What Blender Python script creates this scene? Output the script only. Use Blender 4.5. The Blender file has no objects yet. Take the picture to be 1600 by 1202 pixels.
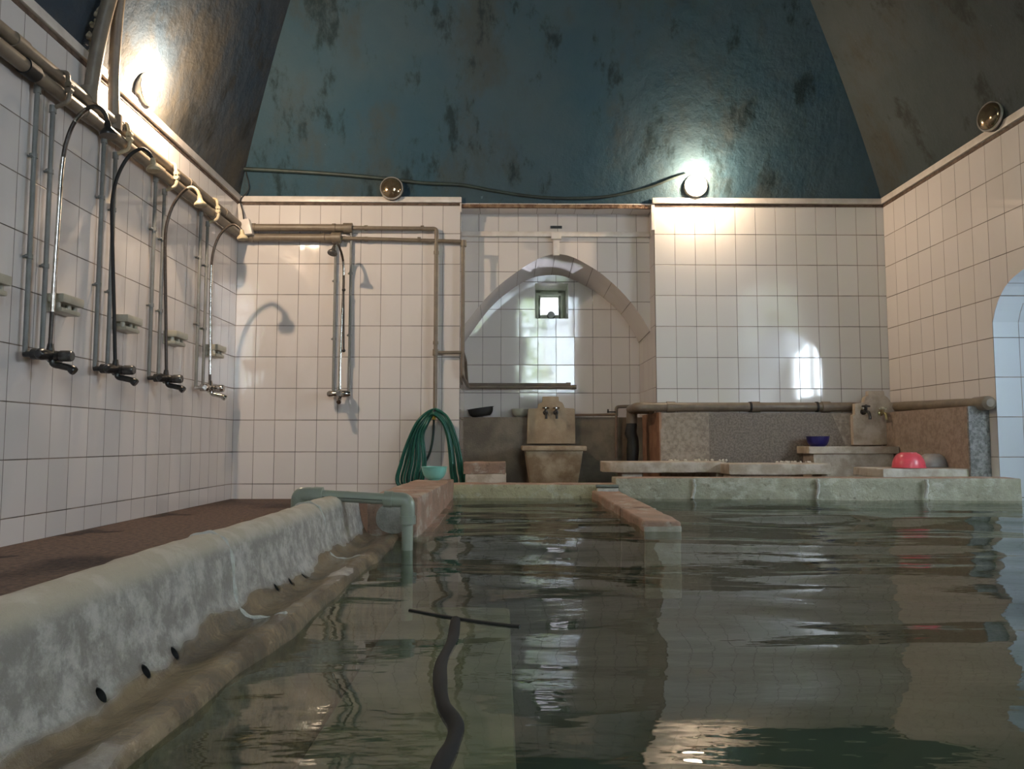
import bpy, bmesh, math, random
from mathutils import Vector, Matrix, noise
random.seed(7)
SC = bpy.context.scene
C = SC.collection
# ------------------------------------------------------------------ camera, world, exposure
H = 0.54                                   # eye height over the bath floor (floor is z = 0)
FPX, YAW, PITCH = 1200.0, math.radians(.72), math.radians(4.29)
cam_data = bpy.data.cameras.new('camera'); cam = bpy.data.objects.new('camera', cam_data); C.objects.link(cam)
cam_data.sensor_width = 36; cam_data.lens = 36 * FPX / 1600; cam_data.clip_start = .02
cam.location = (0, 0, H); cam.rotation_euler = (math.pi / 2 + PITCH, 0, -YAW)
SC.camera = cam
SC.view_settings.view_transform = 'Standard'; SC.view_settings.look = 'None'
SC.view_settings.gamma = 1; SC.view_settings.use_curve_mapping = False
SC.view_settings.exposure = 0.22
world = bpy.data.worlds.new('daylight'); SC.world = world; world.use_nodes = True
bg = world.node_tree.nodes['Background']; bg.inputs[0].default_value = (.79, .905, 1.0, 1); bg.inputs[1].default_value = 30
LAMP_COLOR = (1, .76, .53)

sun = bpy.data.lights.new('sun', 'SUN'); sun.energy = 230; sun.angle = .01; sun.color = (1, .95, .85)
sun_o = bpy.data.objects.new('sun', sun); C.objects.link(sun_o); sun_o.rotation_euler = (0, math.radians(-58), 0)   # comes from over the shower wall, along the rear facade
def portal(loc, rot, sx, sy):              # tells the sampler where daylight enters; emits nothing itself
    l = bpy.data.lights.new('window_daylight', 'AREA'); l.shape = 'RECTANGLE'; l.size = sx; l.size_y = sy
    l.cycles.is_portal = True
    o = bpy.data.objects.new('window_daylight', l); o.location = loc; o.rotation_euler = rot; C.objects.link(o)

# ------------------------------------------------------------------ measuring helpers
cy_, sy_, cp_, sp_ = math.cos(YAW), math.sin(YAW), math.cos(PITCH), math.sin(PITCH)
def P(px, py, X=None, Y=None, Z=None):     # a point seen at (px, py), on the plane X=, Y= or Z=
    a = (px - 800) / FPX; b = (601 - py) / FPX
    d = Vector((cy_*a + sy_*cp_ - sy_*sp_*b, -sy_*a + cy_*cp_ - cy_*sp_*b, sp_ + cp_*b))
    t = X / d.x if X is not None else Y / d.y if Y is not None else (Z - H) / d.z
    return Vector((d.x*t, d.y*t, d.z*t + H))

XL, XR, YB, YM, YA = -2.585, 3.77, 7.41, 7.65, 8.30     # left wall, right wall, back wall, alcove face, alcove back
AX0, AX1 = -.415, 1.495                                  # alcove sides
ZT, ZS = 2.92, 2.85                                      # top of tiling, alcove head
YR = -3.2                                                # wall behind
ZW, ZP = .11, -.62                                       # water level, pool floor

# ------------------------------------------------------------------ mesh helpers
class MB:
    def __init__(s): s.bm = bmesh.new()
    def poly(s, pts): return s.bm.faces.new([s.bm.verts.new(p) for p in pts])
    def box(s, a, b):
        x0, y0, z0 = [min(a[i], b[i]) for i in range(3)]; x1, y1, z1 = [max(a[i], b[i]) for i in range(3)]
        v = [s.bm.verts.new(p) for p in ((x0,y0,z0),(x1,y0,z0),(x1,y1,z0),(x0,y1,z0),(x0,y0,z1),(x1,y0,z1),(x1,y1,z1),(x0,y1,z1))]
        for f in ((0,3,2,1),(4,5,6,7),(0,1,5,4),(1,2,6,5),(2,3,7,6),(3,0,4,7)): s.bm.faces.new([v[i] for i in f])
        return s
    def hexa(s, bot, top):
        v = [s.bm.verts.new(p) for p in list(bot) + list(top)]
        for f in ((0,3,2,1),(4,5,6,7),(0,1,5,4),(1,2,6,5),(2,3,7,6),(3,0,4,7)): s.bm.faces.new([v[i] for i in f])
        return s
    def prism(s, pts, off):
        off = Vector(off); a = [s.bm.verts.new(p) for p in pts]; b = [s.bm.verts.new(Vector(p) + off) for p in pts]
        n = len(pts); s.bm.faces.new(a); s.bm.faces.new(b[::-1])
        for i in range(n): s.bm.faces.new((a[i], b[i], b[(i+1) % n], a[(i+1) % n]))
        return s
    def tube(s, pts, r, seg=14, cap=True):
        pts = [Vector(p) for p in pts]; n = len(pts); rr = r if isinstance(r, (list, tuple)) else [r] * n
        t0 = (pts[1] - pts[0]).normalized()
        u = t0.orthogonal().normalized(); rings = []
        for i in range(n):
            t = (pts[min(i+1, n-1)] - pts[max(i-1, 0)]).normalized()
            u = (u - t * u.dot(t)); u = u.normalized() if u.length > 1e-6 else t.orthogonal().normalized()
            w = t.cross(u)
            sc = 1.0
            rings.append([s.bm.verts.new(pts[i] + (u*math.cos(2*math.pi*k/seg) + w*math.sin(2*math.pi*k/seg)) * rr[i]*sc) for k in range(seg)])
        for i in range(n-1):
            for k in range(seg): s.bm.faces.new((rings[i][k], rings[i][(k+1) % seg], rings[i+1][(k+1) % seg], rings[i+1][k]))
        if cap: s.bm.faces.new(rings[0][::-1]); s.bm.faces.new(rings[-1])
        return s
    def lathe(s, prof, o, axis=(0,0,1), seg=32, closed=False):
        o = Vector(o); ax = Vector(axis).normalized(); u = ax.orthogonal().normalized(); w = ax.cross(u); rings = []
        for r, h in prof:
            if r < 1e-6: rings.append([s.bm.verts.new(o + ax*h)])
            else: rings.append([s.bm.verts.new(o + ax*h + (u*math.cos(2*math.pi*k/seg) + w*math.sin(2*math.pi*k/seg))*r) for k in range(seg)])
        for i in range(len(rings)-1):
            A, B = rings[i], rings[i+1]
            for k in range(seg):
                k2 = (k+1) % seg
                if len(A) == 1 and len(B) == 1: continue
                if len(A) == 1: s.bm.faces.new((A[0], B[k2], B[k]))
                elif len(B) == 1: s.bm.faces.new((A[k], A[k2], B[0]))
                else: s.bm.faces.new((A[k], A[k2], B[k2], B[k]))
        return s
    def ball(s, c, r, seg=16):
        return s.lathe([(0, -r)] + [(r*math.sin(math.pi*i/10), -r*math.cos(math.pi*i/10)) for i in range(1, 10)] + [(0, r)], c, (0,0,1), seg)
    def rough(s, amp, scale=6, cuts=0, seed=0):
        if cuts: bmesh.ops.subdivide_edges(s.bm, edges=s.bm.edges[:], cuts=cuts, use_grid_fill=True)
        for v in s.bm.verts:
            q = v.co * scale + Vector((seed*7.1, seed*3.3, 0))
            v.co += noise.noise_vector(q) * amp + noise.noise_vector(q*3.1) * amp * .45
        return s
    def build(s, name, m, parent=None, smooth=40, bevel=0, bseg=2, fix=True):
        if fix: bmesh.ops.recalc_face_normals(s.bm, faces=s.bm.faces[:])
        if bevel:
            bmesh.ops.remove_doubles(s.bm, verts=s.bm.verts[:], dist=1e-5)
            es = [e for e in s.bm.edges if len(e.link_faces) == 2 and e.calc_face_angle(0) > .6]
            bmesh.ops.bevel(s.bm, geom=es, offset=bevel, segments=bseg, profile=.6, affect='EDGES', clamp_overlap=True)
        if parent is not None: bmesh.ops.translate(s.bm, verts=s.bm.verts[:], vec=-world_loc(parent))
        me = bpy.data.meshes.new(name); s.bm.to_mesh(me); s.bm.free()
        for mm in (m if isinstance(m, (list, tuple)) else [m]): me.materials.append(mm)
        o = bpy.data.objects.new(name, me); C.objects.link(o)
        if parent is not None: o.parent = parent
        if smooth:
            for p in me.polygons: p.use_smooth = True
            me.set_sharp_from_angle(angle=math.radians(smooth))
        return o
def world_loc(o):
    v = Vector((0,0,0))
    while o is not None: v += o.location; o = o.parent
    return v
def thing(name, label, cat, loc, group=None):
    o = bpy.data.objects.new(name, None); o.empty_display_size = .05; C.objects.link(o); o.location = loc
    return tag(o, label, cat, group)
def tag(o, label, cat, group=None, kind=None):
    o['label'] = label; o['category'] = cat
    if group: o['group'] = group
    if kind: o['kind'] = kind
    return o
def struct(o): o['kind'] = 'structure'; return o
def crom(pts, n=8):                                     # smooth curve through points
    pts = [Vector(p) for p in pts]; q = [2*pts[0]-pts[1]] + pts + [2*pts[-1]-pts[-2]]; out = []
    for i in range(1, len(q)-2):
        a, b, c, d = q[i-1:i+3]
        for k in range(n):
            t = k/n
            out.append(.5*((2*b) + (c-a)*t + (2*a-5*b+4*c-d)*t*t + (3*b-a-3*c+d)*t**3))
    return out + [pts[-1]]
def bend(pts, r, n=6):                                  # polyline with rounded corners
    pts = [Vector(p) for p in pts]; out = [pts[0]]
    for i in range(1, len(pts)-1):
        a, b, c = pts[i-1:i+2]; d1 = (a-b); d2 = (c-b); k = min(r, d1.length*.49, d2.length*.49)
        p, q = b + d1.normalized()*k, b + d2.normalized()*k
        for j in range(n+1):
            t = j/n; out.append(p*(1-t)**2 + b*2*t*(1-t) + q*t*t)
    return out + [pts[-1]]

# ------------------------------------------------------------------ materials
def newmat(name):
    m = bpy.data.materials.new(name); m.use_nodes = True; nt = m.node_tree
    return m, nt, nt.nodes['Principled BSDF']
def nd(nt, t, **kw):
    n = nt.nodes.new(t)
    for k, v in kw.items(): setattr(n, k, v)
    return n
def mth(nt, op, a, b=None, c=None):
    n = nd(nt, 'ShaderNodeMath', operation=op)
    for i, v in enumerate((a, b, c)):
        if v is None: continue
        if isinstance(v, (int, float)): n.inputs[i].default_value = v
        else: nt.links.new(v, n.inputs[i])
    return n.outputs[0]
def mixc(nt, f, a, b, blend='MIX'):
    n = nd(nt, 'ShaderNodeMix', data_type='RGBA', blend_type=blend)
    for i, v in ((0, f), (6, a), (7, b)):
        if isinstance(v, (int, float)): n.inputs[i].default_value = v
        elif isinstance(v, tuple): n.inputs[i].default_value = (*v[:3], 1)
        else: nt.links.new(v, n.inputs[i])
    return n.outputs[2]
def pos(nt): return nd(nt, 'ShaderNodeNewGeometry').outputs['Position']
def nz(nt, vec, scale, detail=5, rough=.6, stretch=None):
    if stretch:
        mp = nd(nt, 'ShaderNodeMapping'); mp.inputs['Scale'].default_value = stretch; nt.links.new(vec, mp.inputs[0]); vec = mp.outputs[0]
    n = nd(nt, 'ShaderNodeTexNoise'); n.inputs['Scale'].default_value = scale; n.inputs['Detail'].default_value = detail; n.inputs['Roughness'].default_value = rough
    nt.links.new(vec, n.inputs['Vector']); return n.outputs[0]
def mr(nt, v, a, b, c=0, d=1):
    n = nd(nt, 'ShaderNodeMapRange'); n.interpolation_type = 'SMOOTHSTEP'
    nt.links.new(v, n.inputs[0])
    for i, x in enumerate((a, b, c, d)): n.inputs[i+1].default_value = x
    return n.outputs[0]
def bump(nt, bs, h, dist, strength=1):
    b = nd(nt, 'ShaderNodeBump'); b.inputs['Strength'].default_value = strength; b.inputs['Distance'].default_value = dist
    nt.links.new(h, b.inputs['Height']); nt.links.new(b.outputs[0], bs.inputs['Normal']); return b

def plain(name, col, rough=.5, metal=0, col2=None, scale=12, bmp=0, bscale=None, lo=.35, hi=.65, coat=0):
    m, nt, b = newmat(name); b.inputs['Roughness'].default_value = rough; b.inputs['Metallic'].default_value = metal
    if coat: b.inputs['Coat Weight'].default_value = coat
    p = pos(nt); f = nz(nt, p, scale)
    c2 = col2 or tuple(x*.82 for x in col)
    nt.links.new(mixc(nt, mr(nt, f, lo, hi), col, c2), b.inputs['Base Color'])
    if bmp: bump(nt, b, nz(nt, p, bscale or scale*3), bmp)
    return m

def tile(name, axis, u0, v0, tw=.2, th=.3048, col=(.70, .645, .61), grout=(.07, .052, .04), hw=.0026, rough=.055):
    m, nt, b = newmat(name); p = pos(nt); s = nd(nt, 'ShaderNodeSeparateXYZ'); nt.links.new(p, s.inputs[0])
    U = mth(nt, 'DIVIDE', mth(nt, 'SUBTRACT', s.outputs['XYZ'.index(axis)], u0), tw)
    V = mth(nt, 'DIVIDE', mth(nt, 'SUBTRACT', s.outputs[2], v0), th)
    fu, fv = mth(nt, 'FRACT', U), mth(nt, 'FRACT', V)
    du = mth(nt, 'MULTIPLY', mth(nt, 'MINIMUM', fu, mth(nt, 'SUBTRACT', 1, fu)), tw)
    dv = mth(nt, 'MULTIPLY', mth(nt, 'MINIMUM', fv, mth(nt, 'SUBTRACT', 1, fv)), th)
    mu = mr(nt, du, hw*.45, hw*1.15); mv = mr(nt, dv, hw*.7, hw*1.5)
    mask = mth(nt, 'MULTIPLY', mu, mv)
    cv = nd(nt, 'ShaderNodeCombineXYZ'); nt.links.new(mth(nt, 'FLOOR', U), cv.inputs[0]); nt.links.new(mth(nt, 'FLOOR', V), cv.inputs[1])
    w = nd(nt, 'ShaderNodeTexWhiteNoise', noise_dimensions='2D'); nt.links.new(cv.outputs[0], w.inputs['Vector'])
    sc = nd(nt, 'ShaderNodeSeparateColor'); nt.links.new(w.outputs['Color'], sc.inputs[0])
    b.inputs['IOR'].default_value = 1.62
    tint = mixc(nt, sc.outputs[0], col, tuple(x*.93 for x in col))
    dirt = mr(nt, nz(nt, p, 2.2, 6, .65, (1, 1, .45)), .52, .8, 0, .35)
    tint = mixc(nt, dirt, tint, tuple(x*y for x, y in zip(col, (.80, .76, .70))))
    gr = mixc(nt, mr(nt, nz(nt, p, 3), .4, .62), grout, tuple(min(1, x*3.4) for x in grout))
    nt.links.new(mixc(nt, mask, gr, tint), b.inputs['Base Color'])
    nt.links.new(mth(nt, 'ADD', mth(nt, 'MULTIPLY', mask, rough-.6), .6), b.inputs['Roughness'])
    tilt = mth(nt, 'ADD', mth(nt, 'MULTIPLY', mth(nt, 'SUBTRACT', fu, .5), mth(nt, 'MULTIPLY', mth(nt, 'SUBTRACT', sc.outputs[1], .5), .0022)),
               mth(nt, 'MULTIPLY', mth(nt, 'SUBTRACT', fv, .5), mth(nt, 'MULTIPLY', mth(nt, 'SUBTRACT', sc.outputs[2], .5), .0022)))
    wave = mth(nt, 'MULTIPLY', nz(nt, p, 4.5, 2, .5), .0004)
    hgt = mth(nt, 'ADD', mth(nt, 'ADD', mth(nt, 'MULTIPLY', mask, .0015), tilt), wave)
    bump(nt, b, hgt, 1.0)
    return m
V0 = 1.361
M = {}
M['tile_left'] = tile('white wall tile', 'Y', .03, V0)
M['tile_back_l'] = tile('white wall tile', 'X', XL, V0)
M['tile_back_m'] = tile('white wall tile', 'X', AX0+.175, V0-.02)
M['tile_back_r'] = tile('white wall tile', 'X', AX1, V0, col=(.70,.67,.64))
M['tile_alcove'] = tile('white wall tile', 'X', AX0, V0+.015)
M['tile_right'] = tile('white wall tile', 'Y', YB, V0-.02)
M['tile_soffit'] = tile('white wall tile', 'X', AX0, 0, tw=.19, th=9)
M['tile_niche_daylit'] = tile('white wall tile', 'X', XR, V0-.02, col=(.56,.60,.64))  # blue of the daylight is put into the niche tile colour

def paint(name, a, b_, dark, brown, seed=0):
    m, nt, b = newmat(name); p = pos(nt); b.inputs['Roughness'].default_value = .85; b.inputs['Specular IOR Level'].default_value = .2
    mp = nd(nt, 'ShaderNodeMapping'); mp.inputs['Location'].default_value = (seed, seed*2, 0); nt.links.new(p, mp.inputs[0]); q = mp.outputs[0]
    c = mixc(nt, mr(nt, nz(nt, q, .9, 8, .6), .35, .65), a, b_)
    c = mixc(nt, mr(nt, nz(nt, q, 1.1, 9, .7, (1, 1, .5)), .48, .66, 0, .85), c, brown)
    c = mixc(nt, mr(nt, nz(nt, q, 2.6, 9, .68, (1.3, 1, .55)), .53, .66, 0, .9), c, dark)
    chips = mr(nt, nz(nt, q, 9, 6, .7), .70, .74, 0, .8)
    c = mixc(nt, chips, c, tuple(min(1, x*2.6+.05) for x in b_))
    nt.links.new(c, b.inputs['Base Color'])
    bump(nt, b, nz(nt, q, 7, 8, .65), .02)
    return m
M['dome_back'] = paint('teal vault paint', (.034,.075,.102), (.052,.086,.105), (.015,.028,.032), (.052,.064,.064))
M['dome_left'] = paint('slate vault paint', (.060,.066,.072), (.032,.052,.076), (.036,.037,.035), (.085,.074,.056), 5)
M['dome_right'] = paint('olive vault paint', (.046,.060,.062), (.060,.072,.074), (.028,.033,.030), (.050,.048,.038), 9)
M['dado'] = plain('speckled cement dado', (.38,.31,.24), .75, 0, (.23,.185,.14), 30, .004, 120)
M['dado_dark'] = plain('dark cement dado', (.13,.10,.075), .5, 0, (.24,.19,.145), 60, .004, 120)
M['dado_alcove'] = plain('brown cement dado', (.25,.20,.14), .7, 0, (.14,.112,.08), 3, .004, 60)
M['dado_grey'] = plain('grey cement', (.26,.26,.25), .8, 0, (.12,.12,.115), 45, .006, 90)
M['terracotta'] = plain('orange plaster', (.36,.20,.12), .7, 0, (.24,.12,.07), 7, .004)
M['floor'] = plain('rough brown floor', (.135,.085,.064), .8, 0, (.06,.038,.03), 34, .012, 60)
def crust(name, a, b_, pale, dark):
    m, nt, b = newmat(name); p = pos(nt); b.inputs['Roughness'].default_value = .6
    c = mixc(nt, mr(nt, nz(nt, p, 5, 8, .65), .38, .62), a, b_)
    c = mixc(nt, mr(nt, nz(nt, p, 7, 8, .7, (1, .6, 1.4)), .50, .64, 0, .85), c, pale)
    c = mixc(nt, mr(nt, nz(nt, p, 19, 8, .7), .56, .68, 0, .9), c, dark)
    s = nd(nt, 'ShaderNodeSeparateXYZ'); nt.links.new(p, s.inputs[0])       # stone coloured darker where it stands under water
    below_wl = mr(nt, mth(nt, 'ADD', s.outputs[2], mth(nt, 'MULTIPLY', mth(nt, 'SUBTRACT', nz(nt, p, 9, 4), .5), .05)), .085, .105, 1, 0)
    c = mixc(nt, below_wl, c, (.055, .062, .035))
    nt.links.new(c, b.inputs['Base Color']); bump(nt, b, nz(nt, p, 26, 8, .7), .012); return m
M['orange'] = crust('orange crusted stone', (.36,.215,.15), (.26,.17,.12), (.44,.37,.30), (.14,.085,.06))
M['green_rim'] = crust('green crusted stone', (.37,.35,.26), (.29,.28,.205), (.47,.46,.38), (.18,.17,.115))
M['olive_rim'] = crust('olive crusted stone', (.40,.36,.22), (.33,.30,.19), (.44,.42,.32), (.19,.17,.10))
M['slab'] = plain('worn marble', (.55,.47,.385), .55, 0, (.38,.30,.22), 8, .006, 30)
M['slab_pale'] = plain('pale worn marble', (.50,.46,.40), .6, 0, (.33,.28,.22), 8, .006, 30)
M['panel'] = plain('carved limestone', (.42,.32,.205), .6, 0, (.31,.22,.135), 5, .003, 40)
M['basin'] = plain('stained stone basin', (.42,.325,.215), .55, 0, (.24,.16,.09), 6, .006, 24)
M['mortar'] = plain('pale mortar', (.48,.47,.42), .7, 0, (.34,.33,.29), 18, .01, 50)
M['pvc'] = plain('beige plastic pipe', (.20,.16,.115), .42, 0, (.15,.118,.085), 9)  # darkened: shade on the pipes is put into their colour
M['pvc_thin'] = plain('grey plastic pipe', (.20,.20,.185), .45, 0, (.155,.155,.14), 9)
M['rail'] = plain('sage plastic pipe', (.27,.29,.235), .35, 0, (.23,.25,.20), 5)
M['black'] = plain('black enamel', (.012,.012,.012), .3, 0, (.03,.027,.024), 40)
M['hosedark'] = plain('dark shower hose', (.035,.028,.022), .35, .3, (.06,.045,.035), 60)
M['chrome'] = plain('chrome', (.62,.61,.58), .16, 1, (.35,.32,.28), 30)
M['knob'] = plain('smoked plastic', (.10,.095,.09), .25, 0, (.05,.045,.04), 30)
M['cream'] = plain('cream flexible tube', (.50,.42,.28), .5, 0, (.36,.29,.18), 30)
M['white'] = plain('white plastic', (.70,.64,.585), .35, 0, (.60,.54,.48), 8)
M['gap'] = plain('dark gap filler', (.07,.045,.03), .8, 0, (.14,.095,.07), 20)
M['crust'] = plain('broken brown edge', (.30,.19,.11), .9, 0, (.12,.06,.035), 14, .02, 30)
M['ceramic'] = plain('greenish cream ceramic', (.43,.40,.31), .3, 0, (.36,.335,.26), 10)
M['hose'] = plain('green garden hose', (.010,.105,.070), .32, 0, (.006,.075,.05), 14)
M['yellow'] = plain('yellow plastic', (.75,.52,.05), .35)
M['mint'] = plain('mint plastic', (.23,.55,.46), .3)
M['red'] = plain('pink red plastic', (.74,.09,.12), .3)
M['grey'] = plain('grey plastic', (.36,.345,.325), .35)
M['blue'] = plain('navy plastic', (.018,.016,.11), .3)
M['whitebowl'] = plain('white plastic bowl', (.50,.485,.38), .3)
M['rubber'] = plain('black rubber', (.012,.012,.011), .6)
M['cable'] = plain('painted cable', (.035,.055,.05), .5, 0, (.02,.028,.025), 6)
M['frame'] = plain('painted frame', (.64,.66,.54), .35)
M['housing'] = plain('dark lamp housing', (.03,.028,.025), .4)
M['bezel'] = plain('lamp bezel', (.62,.58,.52), .22, .6)
M['lens'] = plain('amber tinted lamp glass', (.24,.165,.10), .1, .8, (.34,.27,.17), 14)
M['pool'] = plain('pool floor stone', (.028,.042,.028), .8, 0, (.016,.026,.017), 1.6)
M['step'] = plain('pale submerged step', (.27,.265,.19), .8, 0, (.17,.17,.12), 3)
M['leaf'] = plain('garden leaves', (.50,.64,.05), .6, 0, (.14,.26,.03), 5)
M['curtain'] = plain('white cotton', (.85,.87,.9), .8)
M['plaster'] = plain('white plaster flakes', (.62,.56,.46), .9)

def gutter_mat():
    m, nt, b = newmat('limestone gutter'); p = pos(nt); s = nd(nt, 'ShaderNodeSeparateXYZ'); nt.links.new(p, s.inputs[0])
    dry = mixc(nt, mr(nt, nz(nt, p, 16, 9, .75), .36, .60), (.51,.475,.42), (.265,.24,.205))
    dry = mixc(nt, mr(nt, nz(nt, p, 34, 6, .7), .54, .70, 0, .6), dry, (.20,.175,.15))
    wet = mixc(nt, mr(nt, nz(nt, p, 6, 6), .38, .62), (.26,.185,.105), (.125,.092,.058))
    top = mixc(nt, mr(nt, nz(nt, p, 12, 7), .45, .6), (.46,.40,.30), (.54,.475,.38))
    hz_ = mth(nt, 'ADD', s.outputs[2], mth(nt, 'MULTIPLY', mth(nt, 'SUBTRACT', nz(nt, p, 2.6, 3, .5), .5), .20))
    wf = mr(nt, hz_, .150, .172, 1, 0)
    tf = mr(nt, s.outputs[2], .275, .31)
    c = mixc(nt, tf, dry, top); c = mixc(nt, wf, c, wet)
    nt.links.new(c, b.inputs['Base Color'])
    nt.links.new(mth(nt, 'SUBTRACT', .62, mth(nt, 'MULTIPLY', wf, .52)), b.inputs['Roughness'])
    bump(nt, b, nz(nt, p, 30, 8, .7), .012)
    return m
M['gutter'] = gutter_mat()

def water_mat():
    m, nt, b = newmat('green bath water'); nt.nodes.remove(b); out = nt.nodes['Material Output']; p = pos(nt)
    bp = nd(nt, 'ShaderNodeBump'); bp.inputs['Distance'].default_value = .012; bp.inputs['Strength'].default_value = .16
    nt.links.new(nz(nt, p, 9, 3, .45, (.55, 1.5, 1)), bp.inputs['Height'])
    tr = nd(nt, 'ShaderNodeBsdfTransparent'); tr.inputs[0].default_value = (.80, .87, .74, 1)
    df = nd(nt, 'ShaderNodeBsdfDiffuse'); df.inputs[0].default_value = (.052, .080, .056, 1)
    gl = nd(nt, 'ShaderNodeBsdfGlossy'); gl.inputs['Roughness'].default_value = .015; nt.links.new(bp.outputs[0], gl.inputs['Normal'])
    fr = nd(nt, 'ShaderNodeFresnel'); fr.inputs[0].default_value = 1.33; nt.links.new(bp.outputs[0], fr.inputs['Normal'])
    m1 = nd(nt, 'ShaderNodeMixShader'); m1.inputs[0].default_value = .30; nt.links.new(tr.outputs[0], m1.inputs[1]); nt.links.new(df.outputs[0], m1.inputs[2])
    m2 = nd(nt, 'ShaderNodeMixShader'); bf = nd(nt, 'ShaderNodeNewGeometry').outputs['Backfacing']; nt.links.new(mth(nt, 'ADD', mth(nt, 'MULTIPLY', fr.outputs[0], mth(nt, 'SUBTRACT', 1, bf)), mth(nt, 'MULTIPLY', bf, .05)), m2.inputs[0]); nt.links.new(m1.outputs[0], m2.inputs[1]); nt.links.new(gl.outputs[0], m2.inputs[2])
    nt.links.new(m2.outputs[0], out.inputs['Surface'])
    return m
M['water'] = water_mat()
def glow(name, col, s):
    m, nt, b = newmat(name); b.inputs['Base Color'].default_value = (*col, 1); b.inputs['Emission Color'].default_value = (*col, 1); b.inputs['Emission Strength'].default_value = s
    return m
M['lit'] = glow('lit lamp glass', (1, .86, .66), 24)
def glass():
    m, nt, b = newmat('window glass'); nt.nodes.remove(b); out = nt.nodes['Material Output']
    t = nd(nt, 'ShaderNodeBsdfTransparent'); t.inputs[0].default_value = (.93,.94,.95,1); g = nd(nt, 'ShaderNodeBsdfGlossy'); g.inputs['Roughness'].default_value = .05
    x = nd(nt, 'ShaderNodeMixShader'); x.inputs[0].default_value = .06; nt.links.new(t.outputs[0], x.inputs[1]); nt.links.new(g.outputs[0], x.inputs[2]); nt.links.new(x.outputs[0], out.inputs[0])
    return m
M['glass'] = glass()
M['pebble'] = plain('pale courtyard wall', (.17,.145,.145), .9)

# ================================================================== THE SETTING
# --- arch outline (front and rear edges of the alcove vault), resampled by x
ARF = [P(*q, Y=YM) for q in [(722,513),(754,471),(781,444),(814,420),(835,407),(853,399),(874,396),(892,400),(910,409),(940,427),(970,454),(988,474),(1005,498),(1020,526)]]
ARB = [P(*q, Y=YA) for q in [(722,541),(760,487),(782,465),(811,444),(835,432),(865,429),(886,432),(928,454),(958,477),(979,501),(994,525),(1001,543)]]
def arc_z(L, x):
    for i in range(len(L)-1):
        if L[i].x <= x <= L[i+1].x:
            k = (x-L[i].x)/(L[i+1].x-L[i].x); return L[i].z*(1-k)+L[i+1].z*k
    return L[0].z if x < L[0].x else L[-1].z
NA = 36
def fline(L, Y):
    raw = [Vector((AX0+(AX1-AX0)*i/NA, Y, 0)) for i in range(NA+1)]
    for v in raw: v.z = arc_z(L, v.x)
    zs = [v.z for v in raw]
    for it in range(2):
        zs = [zs[0]] + [(zs[i-1]+2*zs[i]+zs[i+1])/4 for i in range(1, NA)] + [zs[-1]]
    for v, z in zip(raw, zs): v.z = z
    return raw
AF, AB = fline(ARF, YM), fline(ARB, YA)

f = MB(); f.box((XL-.1, YR-.1, -.05), (-.54, 5.95, 0)); f.box((XL-.1, 5.95, -.05), (XR+.1, YA+.1, 0))
struct(f.build('floor', M['floor']))
f = MB(); f.box((-.75, YR, ZP-.05), (XR+.1, 6.1, ZP)); struct(f.build('floor_pool', M['pool']))

w = MB(); w.box((XL-.12, YR, 0), (XL, YB, ZT)); struct(w.build('wall_left', M['tile_left']))
w = MB(); w.box((XL, YB, 0), (AX0, YA+.12, ZT)); struct(w.build('wall_back_left', M['tile_back_l']))
w = MB(); w.box((AX1, YB, 0), (XR, YA+.12, ZT)); struct(w.build('wall_back_right', M['tile_back_r']))
# alcove face over the arch
w = MB()
for i in range(NA):
    w.poly([AF[i], AF[i+1], Vector((AF[i+1].x, YM, ZS)), Vector((AF[i].x, YM, ZS))])
bmesh.ops.remove_doubles(w.bm, verts=w.bm.verts[:], dist=1e-5)
struct(w.build('wall_alcove_face', M['tile_back_m'], smooth=0))
M['tile_jamb'] = tile('white wall tile', 'Y', YB+.17, V0+.015, tw=.24)
w = MB(); w.poly([(AX1-.004,YB,0),(AX1-.004,YA,0),(AX1-.004,YA,AB[-1].z),(AX1-.004,YM,AF[-1].z),(AX1-.004,YM,ZS),(AX1-.004,YB,ZS)]); struct(w.build('wall_alcove_jamb', M['tile_jamb'], smooth=0))
w = MB(); w.poly([(AX0+.004,YB,0),(AX0+.004,YA,0),(AX0+.004,YA,AB[0].z),(AX0+.004,YM,AF[0].z),(AX0+.004,YM,ZS),(AX0+.004,YB,ZS)]); struct(w.build('wall_alcove_side', M['tile_jamb'], smooth=0))
# arch soffit
w = MB()
for i in range(NA): w.poly([AF[i], AB[i], AB[i+1], AF[i+1]])
bmesh.ops.remove_doubles(w.bm, verts=w.bm.verts[:], dist=1e-5)
struct(w.build('wall_alcove_soffit', M['tile_soffit'], smooth=60))
# alcove back with the window hole
wa, wb = P(836,443,Y=YA), P(888,498,Y=YA); wx0, wx1, wz0, wz1 = wa.x, wb.x, wb.z, wa.z
w = MB()
for a, b in (((AX0,0),(wx0,2.5)), ((wx1,0),(AX1,2.5)), ((wx0,0),(wx1,wz0)), ((wx0,wz1),(wx1,2.5))):
    w.poly([(a[0],YA,a[1]),(b[0],YA,a[1]),(b[0],YA,b[1]),(a[0],YA,b[1])])
struct(w.build('wall_alcove_back', M['tile_alcove'], smooth=0))
YF = YA + .40
w = MB()
w.poly([(wx0,YA,wz0),(wx0,YF+.1,wz0),(wx0,YF+.1,wz1),(wx0,YA,wz1)]); w.poly([(wx1,YA,wz0),(wx1,YF+.1,wz0),(wx1,YF+.1,wz1),(wx1,YA,wz1)])
w.poly([(wx0,YA,wz0),(wx1,YA,wz0),(wx1,YF+.1,wz0),(wx0,YF+.1,wz0)]); w.poly([(wx0,YA,wz1),(wx1,YA,wz1),(wx1,YF+.1,wz1),(wx0,YF+.1,wz1)])
wr = struct(w.build('window_1', M['frame'], smooth=0))
g0, g1 = P(844,465,Y=YF), P(873,492,Y=YF)
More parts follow.
